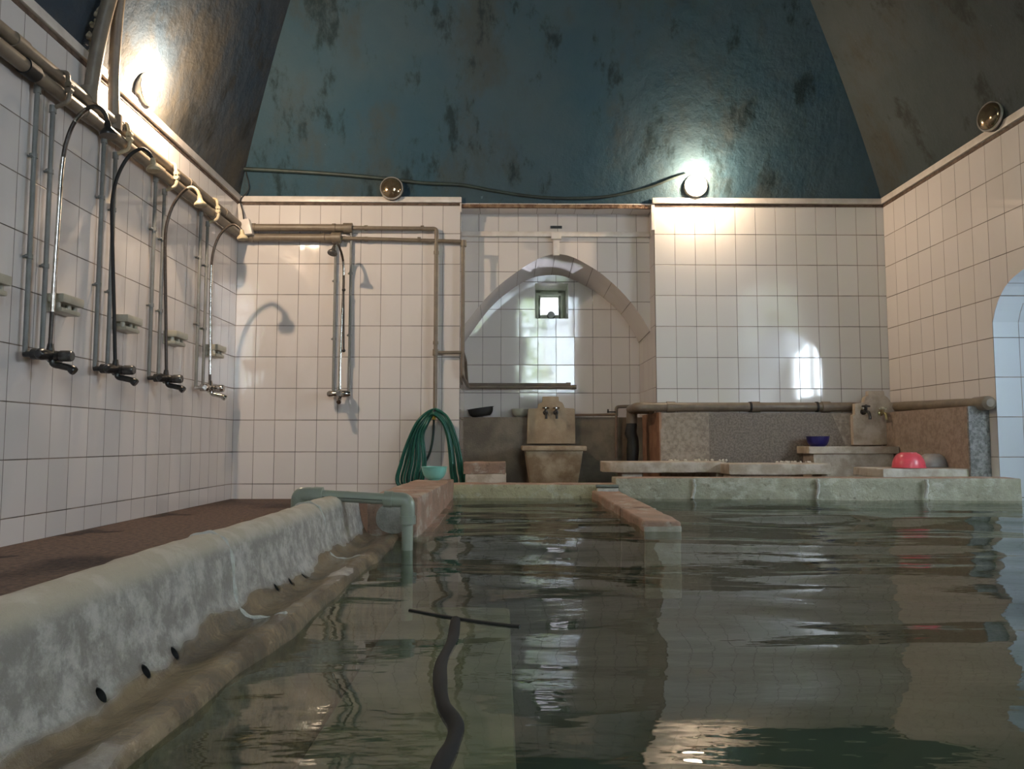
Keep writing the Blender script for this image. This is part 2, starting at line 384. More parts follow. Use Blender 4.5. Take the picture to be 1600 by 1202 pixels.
w = MB(); w.box((wx0,YF,wz0),(g0.x,YF+.05,wz1)); w.box((g1.x,YF,wz0),(wx1,YF+.05,wz1)); w.box((g0.x,YF,wz0),(g1.x,YF+.05,g1.z)); w.box((g0.x,YF,g0.z),(g1.x,YF+.05,wz1))
w.build('window_frame', M['frame'], wr, bevel=.008)
w = MB(); t_ = .022
w.box((g0.x-t_*2,YF-.02,g1.z-t_*2),(g0.x-t_,YF,g0.z+t_*2)); w.box((g1.x+t_,YF-.02,g1.z-t_*2),(g1.x+t_*2,YF,g0.z+t_*2)); w.box((g0.x-t_*2,YF-.02,g0.z+t_),(g1.x+t_*2,YF,g0.z+t_*2))
w.build('window_bead', M['frame'], wr, bevel=.005)
w = MB(); w.box((g0.x,YF+.02,g1.z),(g1.x,YF+.03,g0.z)); w.build('window_pane', M['glass'], wr, smooth=0)
dc = P(861,493,Y=YF-.04); w = MB(); w.lathe([(0,-.03),(.038,-.03),(.044,-.022),(.044,.02),(0,.02)], dc, (0,1,0)); w.build('window_vent_disc', plain('grey metal', (.17,.165,.15), .4, .6), wr)
w = MB(); w.box((-1.6,YF+.95,0),(2.7,YF+1.1,4.4)); struct(w.build('exterior_wall', M['pebble'], smooth=0))
portal(((wx0+wx1)/2, YF+.09, (wz0+wz1)/2), (-math.pi/2,0,0), wx1-wx0, wz1-wz0)

# right wall with its arched niche
NY1, NY0 = P(1562,740,X=XR).y, P(1562,740,X=XR).y-3.2
NZ = [(0,1.46),(.04,1.56),(.09,1.63),(.16,1.70),(.25,1.75),(.38,1.79),(.8,1.95),(1.2,2.08),(1.6,2.16)]
def niche_z(y):
    e = min(NY1-y, y-NY0)
    for (a, p), (b, q) in zip(NZ, NZ[1:]):
        if e <= b: return p + (q-p)*(e-a)/(b-a)
    return NZ[-1][1]
w = MB(); NN = 96
ys = [NY0+(NY1-NY0)*i/NN for i in range(NN+1)]
w.poly([(XR,YR,ZP),(XR,NY0,ZP),(XR,NY0,ZT),(XR,YR,ZT)]); w.poly([(XR,NY1,ZP),(XR,YB,ZP),(XR,YB,ZT),(XR,NY1,ZT)])
w.poly([(XR,NY0,ZP),(XR,NY1,ZP),(XR,NY1,0),(XR,NY0,0)])
for i in range(NN): w.poly([(XR,ys[i],niche_z(ys[i])),(XR,ys[i+1],niche_z(ys[i+1])),(XR,ys[i+1],ZT),(XR,ys[i],ZT)])
bmesh.ops.remove_doubles(w.bm, verts=w.bm.verts[:], dist=1e-5)
struct(w.build('wall_right', M['tile_right'], smooth=0))
XN = XR+.75
w = MB()
w.poly([(XR,NY1,0),(XN,NY1,0),(XN,NY1,1.46),(XR,NY1,1.46)]); w.poly([(XR,NY0,0),(XN,NY0,0),(XN,NY0,1.46),(XR,NY0,1.46)])
w.poly([(XR,NY0,0),(XN,NY0,0),(XN,NY1,0),(XR,NY1,0)])
for i in range(NN): w.poly([(XR,ys[i],niche_z(ys[i])),(XN,ys[i],niche_z(ys[i])),(XN,ys[i+1],niche_z(ys[i+1])),(XR,ys[i+1],niche_z(ys[i+1]))])
hy0, hy1, hz0, hz1 = NY0+.30, NY0+1.75, 1.15, 2.05
w.poly([(XN,NY0,0),(XN,hy0,0),(XN,hy0,2.6),(XN,NY0,2.6)]); w.poly([(XN,hy1,0),(XN,NY1,0),(XN,NY1,2.6),(XN,hy1,2.6)])
w.poly([(XN,hy0,0),(XN,hy1,0),(XN,hy1,hz0),(XN,hy0,hz0)]); w.poly([(XN,hy0,hz1),(XN,hy1,hz1),(XN,hy1,2.6),(XN,hy0,2.6)])
o = struct(w.build('wall_niche', [M['tile_niche_daylit'], tile('daylit blue niche tile', 'Y', NY1, V0-.02, col=(.56,.60,.64))], smooth=0))  # second tile direction, same daylight blue in its colour
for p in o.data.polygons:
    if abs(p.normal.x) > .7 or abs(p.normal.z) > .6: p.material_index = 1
w3 = MB(); q = .05
w3.box((XN,hy0,hz0),(XN+.06,hy0+q,hz1)); w3.box((XN,hy1-q,hz0),(XN+.06,hy1,hz1)); w3.box((XN,hy0+q,hz0),(XN+.06,hy1-q,hz0+q)); w3.box((XN,hy0+q,hz1-q),(XN+.06,hy1-q,hz1)); w3.box((XN,(hy0+hy1)/2-.02,hz0+q),(XN+.06,(hy0+hy1)/2+.02,hz1-q))
wn = struct(w3.build('window_3', M['white'], smooth=0))
w3 = MB(); w3.box((XN+.025,hy0+q,hz0+q),(XN+.031,hy1-q,hz1-q)); w3.build('window_pane', M['glass'], wn, smooth=0)
portal((XN+.1,(hy0+hy1)/2,(hz0+hz1)/2), (0,math.pi/2,0), hz1-hz0, hy1-hy0)

# rear wall (behind the bather) with its tall window
rx0, rx1, rz0, rz1 = .45, 1.95, 1.75, 4.35
w = MB()
for a, b in (((XL-.2,ZP),(rx0,6.4)), ((rx1,ZP),(XR+.2,6.4)), ((rx0,ZP),(rx1,rz0)), ((rx0,rz1),(rx1,6.4))):
    w.poly([(a[0],YR,a[1]),(b[0],YR,a[1]),(b[0],YR,b[1]),(a[0],YR,b[1])])
struct(w.build('wall_rear', plain('pale rear wall', (.42,.40,.37), .6), smooth=0))
w = MB(); q = .06
w.box((rx0,YR-.06,rz0),(rx0+q,YR,rz1)); w.box((rx1-q,YR-.06,rz0),(rx1,YR,rz1)); w.box((rx0+q,YR-.06,rz0),(rx1-q,YR,rz0+q)); w.box((rx0+q,YR-.06,rz1-q),(rx1-q,YR,rz1)); w.box((1.17,YR-.06,rz0+q),(1.22,YR,rz1-q)); w.box((rx0+q,YR-.06,3.5),(rx1-q,YR,3.55))
wn = struct(w.build('window_2', M['white'], smooth=0))
w = MB(); w.box((rx0+q,YR-.035,rz0+q),(rx1-q,YR-.03,rz1-q)); w.build('window_pane', M['glass'], wn, smooth=0)
cu = MB(); xs = [1.2+.72*i/60 for i in range(61)]
for i in range(60):
    a, b = [(x, YR-.16+.03*math.sin(x*48)) for x in (xs[i], xs[i+1])]
    cu.poly([(a[0],a[1],rz0),(b[0],b[1],rz0),(b[0],b[1],rz1),(a[0],a[1],rz1)])
bmesh.ops.remove_doubles(cu.bm, verts=cu.bm.verts[:], dist=1e-5)
mc, nt, bs = newmat('sheer curtain'); out = nt.nodes['Material Output']; nt.nodes.remove(bs)
tl = nd(nt,'ShaderNodeBsdfTranslucent'); tl.inputs[0].default_value = (.8,.85,.92,1); tt = nd(nt,'ShaderNodeBsdfTransparent'); mx = nd(nt,'ShaderNodeMixShader'); mx.inputs[0].default_value = .7
nt.links.new(tt.outputs[0], mx.inputs[1]); nt.links.new(tl.outputs[0], mx.inputs[2]); nt.links.new(mx.outputs[0], out.inputs[0])
cu.build('window_curtain', mc, wn, smooth=80)
portal(((rx0+rx1)/2, YR-.3, (rz0+rz1)/2), (math.pi/2,0,0), rx1-rx0+.2, rz1-rz0+.2)
lf = MB()
for i in range(3600):
    c = Vector((random.uniform(-2.4,1.28), random.uniform(-5.4,-4.4), random.uniform(0,5.2))); d = Vector((random.gauss(0,1),random.gauss(0,1),random.gauss(0,1))).normalized()
    u = d.orthogonal().normalized()*.11; v_ = d.cross(u)*.6
    lf.poly([c-u, c-v_*.7, c+u, c+v_*.7])
o = lf.build('garden_foliage', M['leaf'], smooth=0, fix=False); tag(o, 'bright green garden foliage outside the tall rear window', 'foliage', kind='stuff')

# vault
def lev(d): return (ZS if d == 0 else ZT-.03+d, .30*d+.052*d*d)
LV = [lev(3.3*(i/22)) for i in range(23)]
KL, KB, KR = 1.0, 1.0, 1.42
YD = YB+.03
def cl(L): z, i = L; return Vector((XL-.02+KL*i, YD-KB*i, z))
def cr(L): z, i = L; return Vector((XR+.02-KR*i, YD-KB*i, z))
def side(name, fa, fb, m, n=18):
    w = MB(); rows = [[w.bm.verts.new(fa(L).lerp(fb(L), k/n)) for k in range(n+1)] for L in LV]
    for a, b in zip(rows, rows[1:]):
        for k in range(n): w.bm.faces.new((a[k], a[k+1], b[k+1], b[k]))
    return struct(w.build(name, m, smooth=60, fix=False))
side('ceiling_back', cl, cr, M['dome_back'])
side('ceiling_left', lambda L: Vector((cl(L).x, YR-.1, L[0])), cl, M['dome_left'])
side('ceiling_right', cr, lambda L: Vector((cr(L).x, YR-.1, L[0])), M['dome_right'])
w = MB(); zt = LV[-1][0]; w.poly([(XL-.2,YR-.1,zt+.001),(XR+.2,YR-.1,zt+.001),(XR+.2,YD,zt+.001),(XL-.2,YD,zt+.001)]); struct(w.build('ceiling_crown', M['dome_back'], smooth=0))
# alcove head: tiled underside and its broken edge
w = MB(); w.box((AX0, YB+.015, ZS), (AX1, YM+.02, ZS+.04)); struct(w.build('trim_alcove_head', M['tile_soffit'], smooth=0))
w = MB(); w.box((AX0, YB+.0, ZS-.006), (AX1, YB+.03, ZS+.028)); w.rough(.008, 18, 5); struct(w.build('trim_broken_edge', M['crust']))
vl = [o for o in bpy.data.objects if o.name == 'ceiling_left'][0]
w = MB()
for k in range(46):
    z = ZT+.04+.62*k/46; d_ = z-(ZT-.03); w.ball((XL-.02+.30*d_+.052*d_*d_+.004, 4.66-.15*(k/46)+random.uniform(-.05,.05)*(1.2-k/60), z), random.uniform(.010,.030), 7)
w.rough(.014, 22); w.build('plaster_scar', plain('flaked plaster', (.34,.28,.19), .9, 0, (.18,.14,.09), 20), vl)
# cable channels on top of the tiles
def channel(name, a, b, ga, gb):
    w = MB(); w.box(a, b); o = struct(w.build(name, M['white'], bevel=.004)); w = MB(); w.box(ga, gb); w.build('backing_strip', M['gap'], o)
channel('trim_left', (XL, YR, ZT-.035), (XL+.03, YB, ZT+.025), (XL, YR, ZT-.062), (XL+.006, YB, ZT-.034))
channel('trim_back_left', (XL+.03, YB-.03, ZT-.035), (AX0+.012, YB, ZT+.02), (XL+.006, YB-.006, ZT-.062), (AX0, YB, ZT-.034))
channel('trim_back_right', (AX1-.02, YB-.03, ZT-.035), (XR-.03, YB, ZT+.02), (AX1, YB-.006, ZT-.062), (XR, YB, ZT-.034))
channel('trim_right', (XR-.03, YR, ZT-.035), (XR, YB, ZT+.025), (XR-.006, YR, ZT-.062), (XR, YB-.006, ZT-.034))
w = MB(); w.box((AX1-.03, YB-.012, P(1019,360,Y=YB).z), (AX1+.004, YB+.02, ZT-.035)); struct(w.build('trim_corner_strip', M['white'], bevel=.003))
w = MB(); w.box((AX0-.004, YB-.012, P(718,332,Y=YB).z), (AX0+.012, YB+.02, ZT-.035)); struct(w.build('trim_edge_strip', M['white'], bevel=.003))
# dados
zd = P(760,652,Y=8.12).z
w = MB(); w.box((AX0+.002,8.12,0),(AX1-.002,YA-.002,zd)); w.rough(.004, 5, 10); struct(w.build('wall_dado_alcove', M['dado_alcove']))
zr = P(1200,645,Y=7.25).z; xs1 = P(1108,680,Y=7.25).x
XD = XR-.16; YD2 = P(1562,740,X=XR).y+.09
w = MB(); w.box((AX1,7.25,0),(xs1,YB-.002,zr)); w.rough(.004, 7, 8); struct(w.build('wall_dado_pale', M['dado']))
q_ = [P(1318,648,Y=7.247), P(1332,724,Y=7.247)]
w = MB(); w.box((P(1292,650,Y=7.25).x,7.251,0),(XD,YB-.002,zr-.004)); w.rough(.003, 7, 8); struct(w.build('wall_dado_corner', M['dado']))
w = MB(); w.prism([(xs1,7.248,0),(q_[1].x+.03,7.248,0),(q_[1].x,7.248,q_[1].z),(P(1312,675,Y=7.248).x,7.248,P(1312,675,Y=7.248).z),(P(1299,650,Y=7.248).x,7.248,zr-.002),(xs1,7.248,zr-.002)], (0,.15,0)); struct(w.build('wall_dado_dark', M['dado_dark']))  # darker stretch of the dado with a slanted right edge
w = MB(); w.box((XD,YD2+.012,0),(XR-.002,YB-.002,zr)); w.rough(.004, 7, 8); struct(w.build('wall_dado_right', plain('brown cement dado', (.34,.26,.205), .8, 0, (.24,.18,.14), 22, .005, 90)))
w = MB(); w.box((XD-.004,YD2,0),(XR-.002,YD2+.02,zr)); w.rough(.003, 9, 8); struct(w.build('trim_dado_end', M['dado_grey']))
w = MB(); w.box((AX1-.012,7.25,0),(AX1+.01,8.13,zr+.005)); w.rough(.003, 9, 8); struct(w.build('trim_alcove_jamb', M['terracotta']))

# ================================================================== POOL
def wave(x, y):                                          # height of the rippled surface
    k = .35+.65*min(1, max(0, (5.9-y)/1.2))
    z = noise.noise(Vector((x*.8+y*.35, y*1.9, 3.1)))*.0215 + noise.noise(Vector((x*1.5-y*.4, y*3.4, 5.5)))*.0105 + noise.noise(Vector((x*2.0+y*.8, y*5.6, 9.7)))*.0062 + noise.noise(Vector((x*4+y*2, y*10, 1.7)))*.0012
    return ZW+z*k
def grid_water():
    w = MB(); X0, X1, Y0, Y1 = -.52, XR, YR, 6.05; ys_ = []; y = Y0
    while y < Y1: ys_.append(y); y += .05 if y < .6 else .028
    ys_.append(Y1); nx = 130
    rows = []
    for y in ys_:
        r = []
        for i in range(nx+1):
            x = X0+(X1-X0)*i/nx
            r.append(w.bm.verts.new((x, y, wave(x, y))))
        rows.append(r)
    for a, b in zip(rows, rows[1:]):
        for i in range(nx): w.bm.faces.new((a[i], a[i+1], b[i+1], b[i]))
    o = w.build('pool_water', M['water'], smooth=180, fix=False)
    tag(o, 'murky green rippling bath water filling the pool', 'water', kind='stuff')
grid_water()

# stone gutter along the pool edge
prof = [(-.455,-.62),(-.452,.085),(-.458,.118),(-.472,.135),(-.50,.137),(-.53,.128),(-.56,.124),(-.585,.130),(-.605,.143),(-.618,.165),(-.628,.20),(-.636,.25),(-.643,.285),(-.652,.305),(-.668,.318),(-.69,.324),(-.712,.322),(-.73,.312),(-.742,.29),(-.746,.25),(-.75,-.04),(-.75,-.62)]
YG0, YG1 = -.7, 3.44
gl_ = thing('stone_gutter', 'long limestone overflow gutter with rounded lip and drain holes along the pool edge', 'gutter', (-.6, 1.5, 0))
w = MB(); n = 110; rows = []
for j in range(n+1):
    y = YG0+(YG1-YG0)*j/n; r = []
    for x, z in prof:
        a = .0042 if z > 0 else 0
        nv = noise.noise_vector(Vector((x*7, y*2.2, z*7)))*a + noise.noise_vector(Vector((x*26, y*20, z*26)))*a*.6
        wob = .010*noise.noise(Vector((y*1.7, 4.4, 0)))
        r.append(w.bm.verts.new((x+wob+nv.x-(.036*max(0,min(1,(3.0-y)/2)) if x > -.57 else .018*max(0,min(1,(3.0-y)/2)) if x > -.59 else 0), y, z+nv.z)))
    rows.append(r)
np_ = len(prof)
for a, b in zip(rows, rows[1:]):
    for i in range(np_): w.bm.faces.new((a[i], a[(i+1) % np_], b[(i+1) % np_], b[i]))
w.bm.faces.new(rows[0][::-1]); w.bm.faces.new(rows[-1])
body = w.build('gutter_body', M['gutter'], gl_, smooth=60)
from mathutils.bvhtree import BVHTree
tree = BVHTree.FromPolygons([v.co + Vector(gl_.location) for v in body.data.vertices], [p.vertices[:] for p in body.data.polygons])
holes = []
for px, py in ((160,1085),(230,1048),(275,1020),(433,918),(455,909),(475,899)):
    d = P(px, py, Y=3) - Vector((0,0,H)); hit = tree.ray_cast(Vector((0,0,H)), d.normalized())
    holes.append((hit[0], hit[1].normalized()))
cut = MB()
for h, nrm in holes: cut.tube([h+nrm*.03, h-nrm*.05], .0145, 16)
co = cut.build('cutter', M['black'], gl_)
md = body.modifiers.new('holes', 'BOOLEAN'); md.operation = 'DIFFERENCE'; md.object = co; md.solver = 'EXACT'
bpy.context.view_layer.update()
dg = bpy.context.evaluated_depsgraph_get()
nm = bpy.data.meshes.new_from_object(body.evaluated_get(dg)); body.modifiers.remove(md)
if len(nm.polygons) > 1500: body.data = nm
body.data.materials.clear(); body.data.materials.append(M['gutter'])
bpy.data.objects.remove(co, do_unlink=True)
for h, nrm in holes:
    w = MB(); w.lathe([(0,-.046),(.0143,-.046),(.0143,-.004),(.0128,-.004),(.0128,-.043),(0,-.043)], h, nrm, 16); w.build('drain_hole_shade', M['rubber'], gl_)  # black cups stand in for the shade inside the holes
for yj in (1.86, 2.78):                                # mortar joints
    w = MB()
    pts = []
    for k in range(4, 19):
        x, z = prof[k]; wob = .010*noise.noise(Vector((yj*1.7, 4.4, 0)))
        nx_ = (prof[min(k+1,np_-1)][1]-prof[k-1][1], -(prof[min(k+1,np_-1)][0]-prof[k-1][0])); l = math.hypot(*nx_)
        pts.append(Vector((x+wob, yj+.007*math.sin(k*1.3)+.006*math.sin(k*.6), z)))
    w.tube([q + Vector((-.004,0,-.003)) for q in crom(pts, 4)], [.0075+.002*math.sin(i*.9) for i in range(len(crom(pts,4)))], 8); w.build('mortar_joint', M['mortar'], gl_)

# orange kerb block that continues the gutter
kb = [P(585,768,Z=.30), P(655,774,Z=.297)]
K = [(-.60,3.44,.300),(-.374,3.44,.297),(-.374,5.93,.255),(-.665,5.93,.255)]
t = thing('stone_kerb', 'orange crusted stone kerb with a mint bowl on its far end', 'kerb', (-.5,4.7,0))
w = MB(); w.hexa([(x,y,ZP) for x,y,z in K], K); w.rough(.006, 6, 14); w.build('kerb_body', M['orange'], t, bevel=.012)
w = MB(); w.hexa([(-.46,3.44,ZP),(-.30,3.44,ZP),(-.33,5.93,ZP),(-.40,5.93,ZP)], [(-.46,3.44,.118),(-.33,3.44,.112),(-.345,5.93,.105),(-.40,5.93,.105)]); w.rough(.006,6,10); w.build('kerb_footing', M['orange'], t)
eo = [P(612+30*math.cos(a)*(1 if math.cos(a)>0 else .82), 810+24*math.sin(a), Y=3.43) for a in [2*math.pi*i/20 for i in range(20)]]
w = MB(); w.prism(eo, (0,.03,0)); w.rough(.004, 14); w.build('mortar_end_cap', M['mortar'], t, label_ := None) if False else w.build('mortar_end_cap', M['mortar'], t)

# far kerbs
def kerb(name, label, pts, tops, bot, m, joint_px=()):
    t = thing(name, label, 'kerb', ((pts[0][0]+pts[1][0])/2, pts[0][1], 0))
    w = MB(); w.hexa([(x,y,bot) for x,y in pts], [(x,y,z) for (x,y),z in zip(pts,tops)]); w.rough(.005, 7, 14); o = w.build('kerb_body', [m, M['orange']], t, bevel=.010)
    for p in o.data.polygons:
        if p.normal.z > .6: p.material_index = 1
    return t
zm = P(820,757,Y=5.95).z
kerb('pool_kerb', 'low olive pool kerb in front of the alcove basin', [(-.40,5.95),(P(964,765,Y=5.95).x,5.95),(P(964,765,Y=5.95).x,6.2),(-.40,6.2)], [zm]*4, ZP, M['olive_rim'])
xa = P(962,760,Y=6.0).x; y1, y2 = 5.985, 5.536
t = kerb('pool_kerb', 'higher green crusted pool kerb in front of the marble benches', [(xa,y1),(XR-.02,y2),(XR-.02,y2+.24),(xa,y1+.24)], [P(980,747,Y=y1).z, P(1600,747.5,Y=y2).z, P(1600,747.5,Y=y2).z, P(980,747,Y=y1).z], ZP, M['green_rim'])
for px in (1083,1277,1447):
    b0 = P(px, 765, Y=y1); k = (b0.x-xa)/(XR-xa); yy = y1+(y2-y1)*k
    w = MB(); w.tube(crom([P(px,749,Y=yy-.001), P(px+2,762,Y=yy-.003), P(px-1,779,Y=yy)], 5), [.013+.003*math.sin(i*2) for i in range(11)], 8); w.build('mortar_joint', M['mortar'], t)
xt = P(962,760,Y=6.0)
w = MB(); w.box((xa+.005,y1+.02,P(980,749,Y=y1).z-.02),(XR-.004,y1+.06,P(980,749,Y=y1).z-.03)); w.bm.free()

# dividing slab
dv_ = [P(1005,832,Z=ZW), P(1065,832,Z=ZW)]; yn = dv_[0].y; zdv = P(1035,814,Y=yn).z
t = thing('dividing_slab', 'orange topped stone slab jutting into the water from the far kerb', 'slab', ((dv_[0].x+dv_[1].x)/2, 4.8, ZW))
ym_ = P(974,793,Z=zdv).y
x0n, x1n = dv_[0].x, dv_[1].x; x0f, x1f = P(925,769,Y=5.94).x, P(968,769,Y=5.94).x
for k, (ya, yb_) in enumerate(((yn, ym_-.02), (ym_+.02, 5.96))):
    w = MB(); l = lambda a, b, y: a+(b-a)*(y-yn)/(5.94-yn)
    c4 = [(l(x0n,x0f,ya),ya),(l(x1n,x1f,ya),ya),(l(x1n,x1f,yb_),yb_),(l(x0n,x0f,yb_),yb_)]
    w.hexa([(x,y,-.25) for x,y in c4], [(x,y,zdv) for x,y in c4]); w.rough(.006, 8, 10, k); w.build('slab_piece', M['orange'], t, bevel=.014, bseg=3)
w = MB(); xm0, xm1 = x0n+(x0f-x0n)*.6, x1n+(x1f-x1n)*.6
w.box((xm0+.004,ym_-.05,-.2),(xm1-.004,ym_+.05,zdv-.006)); w.rough(.007,14,6); w.build('mortar_joint', M['mortar'], t)
w = MB(); w.box((x0n+.004,yn-.012,-.2),(x1n-.004,yn+.05,zdv-.028)); w.rough(.005,14,6); w.build('slab_end', M['slab_pale'], t, bevel=.01)
a, b = P(931,757,Y=5.93), P(966,766,Y=5.93)
w = MB(); w.tube([Vector((a.x,5.915,(a.z+b.z)/2+.008)), Vector((b.x,5.915,(a.z+b.z)/2+.008))], .014, 10); o = w.build('short_pipe', plain('grey green metal', (.16,.18,.155), .4, .5)); tag(o, 'short grey pipe lying where the dividing slab meets the kerb', 'pipe')
w = MB(); w.box((a.x+.01,5.89,zdv-.002),(b.x-.004,5.945,(a.z+b.z)/2-.006)); w.rough(.003,20,3); o = w.build('mortar_ledge', M['mortar']); tag(o, 'white mortar ledge under the short grey pipe', 'ledge')
# submerged step and hose
w = MB(); w.box((-.452,YR+.05,ZP),(.03,3.38,-.17)); w.rough(.006,3,6); o = w.build('submerged_step', M['step'], bevel=.02); tag(o, 'pale stone step under the water beside the gutter', 'step')
hp = [P(712,958,Z=.112), P(706,990,Z=.112), P(690,1030,Z=.112), P(688,1075,Z=.112), P(694,1110,Z=.112), P(712,1140,Z=.112), P(706,1170,Z=.112), P(690,1202,Z=.112), P(672,1260,Z=.112), P(680,1350,Z=.112)]
w = MB(); hq = [Vector((q.x, q.y, wave(q.x, q.y)-.003)) for q in crom(hp, 6)]; w.tube(hq, [.0125*(1+.10*math.sin(i*.5)) for i in range(len(hq))], 12); o = w.build('floating_hose', plain('wet black hose', (.006,.006,.005), .9)); tag(o, 'black hose floating on the water surface beside the gutter', 'hose')
hp = [P(640,946,Z=.112), P(715,957,Z=.112), P(780,966,Z=.112), P(812,970,Z=.112)]
w = MB(); hq = [Vector((q.x, q.y, wave(q.x, q.y)-.001)) for q in crom(hp, 8)]; w.tube(hq, .0055, 8); o = w.build('floating_string', M['rubber']); tag(o, 'thin dark string floating across the far end of the black hose', 'string')

# handrail
rb = P(637,858,Z=ZW); yl = 3.14
rc = P(637,782,Y=rb.y); lc = P(467,772,Y=yl); lc.z -= .0
t = thing('handrail', 'grey green plastic pipe handrail arching over the gutter into the water', 'handrail', (-.6,3.14,0))
r_ = .0225
dirv = (rc-lc).normalized()
w = MB(); w.tube([lc+dirv*.06, rc-dirv*.06], r_, 20); w.build('rail', M['rail'], t)
w = MB(); w.tube([Vector((rc.x,rc.y,rc.z-.06)), Vector((rb.x,rb.y,ZP))], r_, 20); w.build('post', M['rail'], t)
w = MB(); w.tube([Vector((lc.x,lc.y,lc.z-.05)), Vector((lc.x,lc.y,0))], r_, 20); w.build('post', M['rail'], t)
for c, d in ((rc,-dirv),(lc,dirv)):
    w = MB(); dn = Vector((0,0,-1))
    path = bend([c+d*.092, c+d*.055, c, c+dn*.055, c+dn*.092], .05, 8)
    w.tube(path, .0305, 22); w.tube([c+d*.062, c+d*.095], .0335, 22); w.tube([c+dn*.062, c+dn*.095], .0335, 22)
    w.build('elbow', M['rail'], t)
w = MB(); w.tube([lc+dirv*.10+Vector((0,-r_-.001,-.004)), rc-dirv*.10+Vector((0,-r_-.001,-.004))], .0012, 6); w.build('seam_line', M['black'], t)

# ================================================================== PIPES
zu, zl = P(460,356,Y=YB-.055).z, P(460,372,Y=YB-.055).z
xo = XL+.055; yo = YB-.055
class Many:                                             # each ring becomes a part of its own
    def __init__(s): s.l = []
    def tube(s, *a): s.l.append(MB().tube(*a)); return s
    def build(s, name, m, par):
        for w in s.l: w.build(name, m, par)
def ring(w, p, d, r, l): d = Vector(d).normalized(); w.tube([Vector(p)-d*l/2, Vector(p)+d*l/2], r, 20)
# upper run
t = thing('water_pipe', 'upper thick beige supply pipe running round the wall to the green hose', 'pipe', (XL,YB,zu), 'beige supply pipes under the ledge')
xe = P(547,356,Y=yo).x
w = MB(); w.tube(bend([(xo,1.0,zu),(xo,yo,zu),(xe,yo,zu)], .07), .036, 20); w.build('main_run', M['pvc'], t)
xh = P(682,357,Y=yo).x
w = MB(); w.tube(bend([(xe,yo,zu),(xh,yo,zu-.006),(xh,yo,P(681,640,Y=yo).z)], .03), .020, 16); w.build('branch_run', M['pvc'], t)
yy_ = yo; zt_ = P(682,551,Y=yo).z
w = MB(); w.tube(bend([(xh,yo,zt_),(AX0+.035,yo,zt_),(AX0+.035,YM+.2,zt_-.02),(AX0+.035,YA-.04,P(735,601,Y=YA-.04).z),(P(888,601,Y=YA-.04).x,YA-.04,P(888,601,Y=YA-.04).z)], .03), .0165, 14); w.build('alcove_branch', M['pvc'], t)
w = Many()
for x in (XL+.17, P(522,356,Y=yo).x): ring(w, (x,yo,zu), (1,0,0), .043, .03)
ring(w, (xe-.02,yo,zu), (1,0,0), .048, .085)
for y in (3.9,5.0,6.1,6.9): ring(w, (xo,y,zu), (0,1,0), .042, .10)
w.build('coupling', M['pvc'], t)
w = Many()
for x in (P(572,357,Y=yo).x, P(660,357,Y=yo).x): ring(w, (x,yo,zu), (1,0,0), .026, .03)
for z in (P(682,395,Y=yo).z, P(682,536,Y=yo).z): ring(w, (xh,yo,z), (0,0,1), .026, .03)
ring(w, (xh,yo,zt_), (0,0,1), .028, .06)
e = Vector((P(888,601,Y=YA-.04).x,YA-.04,P(888,601,Y=YA-.04).z)); ring(w, e, (1,0,0), .022, .05)
w.build('fitting', M['pvc'], t)
# lower run
t = thing('water_pipe', 'lower thick beige supply pipe running round the wall into the alcove', 'pipe', (XL,YB,zl), 'beige supply pipes under the ledge')
xe = P(531,372,Y=yo).x; xc = AX0+.0; zb = P(735,605,Y=YA-.06).z
w = MB(); w.tube(bend([(xo+.012,1.0,zl),(xo+.012,yo-.012,zl),(xe,yo-.012,zl)], .07), .038, 20); w.build('main_run', M['pvc'], t)
w = MB(); w.tube(bend([(xe,yo,zl),(AX0+.032,yo,zl-.03),(AX0+.032,yo,zb+.04),(AX0+.05,YA-.07,zb),(P(897,605,Y=YA-.07).x,YA-.07,P(897,605,Y=YA-.07).z)], .035), .0185, 16); w.build('branch_run', M['pvc'], t)
w = Many()
for x in (XL+.16, P(506,372,Y=yo).x): ring(w, (x,yo-.012,zl), (1,0,0), .045, .03)
ring(w, (xe-.03,yo-.012,zl), (1,0,0), .052, .09)
for y in (3.6,4.55,5.5,6.6): ring(w, (xo+.012,y,zl), (0,1,0), .044, .10)
w.build('coupling', M['pvc'], t)
w = Many()
for x in (P(572,374,Y=yo).x, P(655,376,Y=yo).x): ring(w, (x,yo,zl-.01), (1,0,0), .024, .03)
ring(w, (AX0+.036,yo,zl-.05), (0,0,1), .028, .06); e = P(897,605,Y=YA-.07); ring(w, e, (1,0,0), .023, .05)
w.build('fitting', M['pvc'], t)
w = MB(); ring(w, (xo+.012,3.98,zl), (0,1,0), .046, .10); w.build('black_sleeve', M['rubber'], t)
# risers to the vault
for (ax, ay, bx, lab) in ((140,150,175,'thick beige pipe rising over the tile ledge into the vault, first above the big showers'), (178,192,188,'thinner beige vent pipe rising beside the lit lamp on the shower wall')):
    A = P(ax, ay, X=xo); x_ = xo; rr_ = .042 if ax < 150 else .034
    for k in range(8):
        B = P(bx, -14, X=x_); d_ = max(0, B.z-(ZT-.03)); x_ = XL-.02+.30*d_+.052*d_*d_+rr_*1.3
    Mq = Vector((XL+.065+rr_*.8, A.y+(B.y-A.y)*.42, ZT+.06)); w = MB()
    t = thing('vent_pipe', lab, 'pipe', A, 'rising vent pipes')
    w.tube(crom([A+Vector((0,0,-.03)), Mq, B, B+(B-Mq)*.5+Vector((.03,0,0))], 6), rr_, 18); w.build('riser', M['pvc'], t)
    w = MB(); ring(w, A+Vector((0,0,.0)), (0,0,1), .050, .10); w.build('tee_collar', M['pvc'], t)

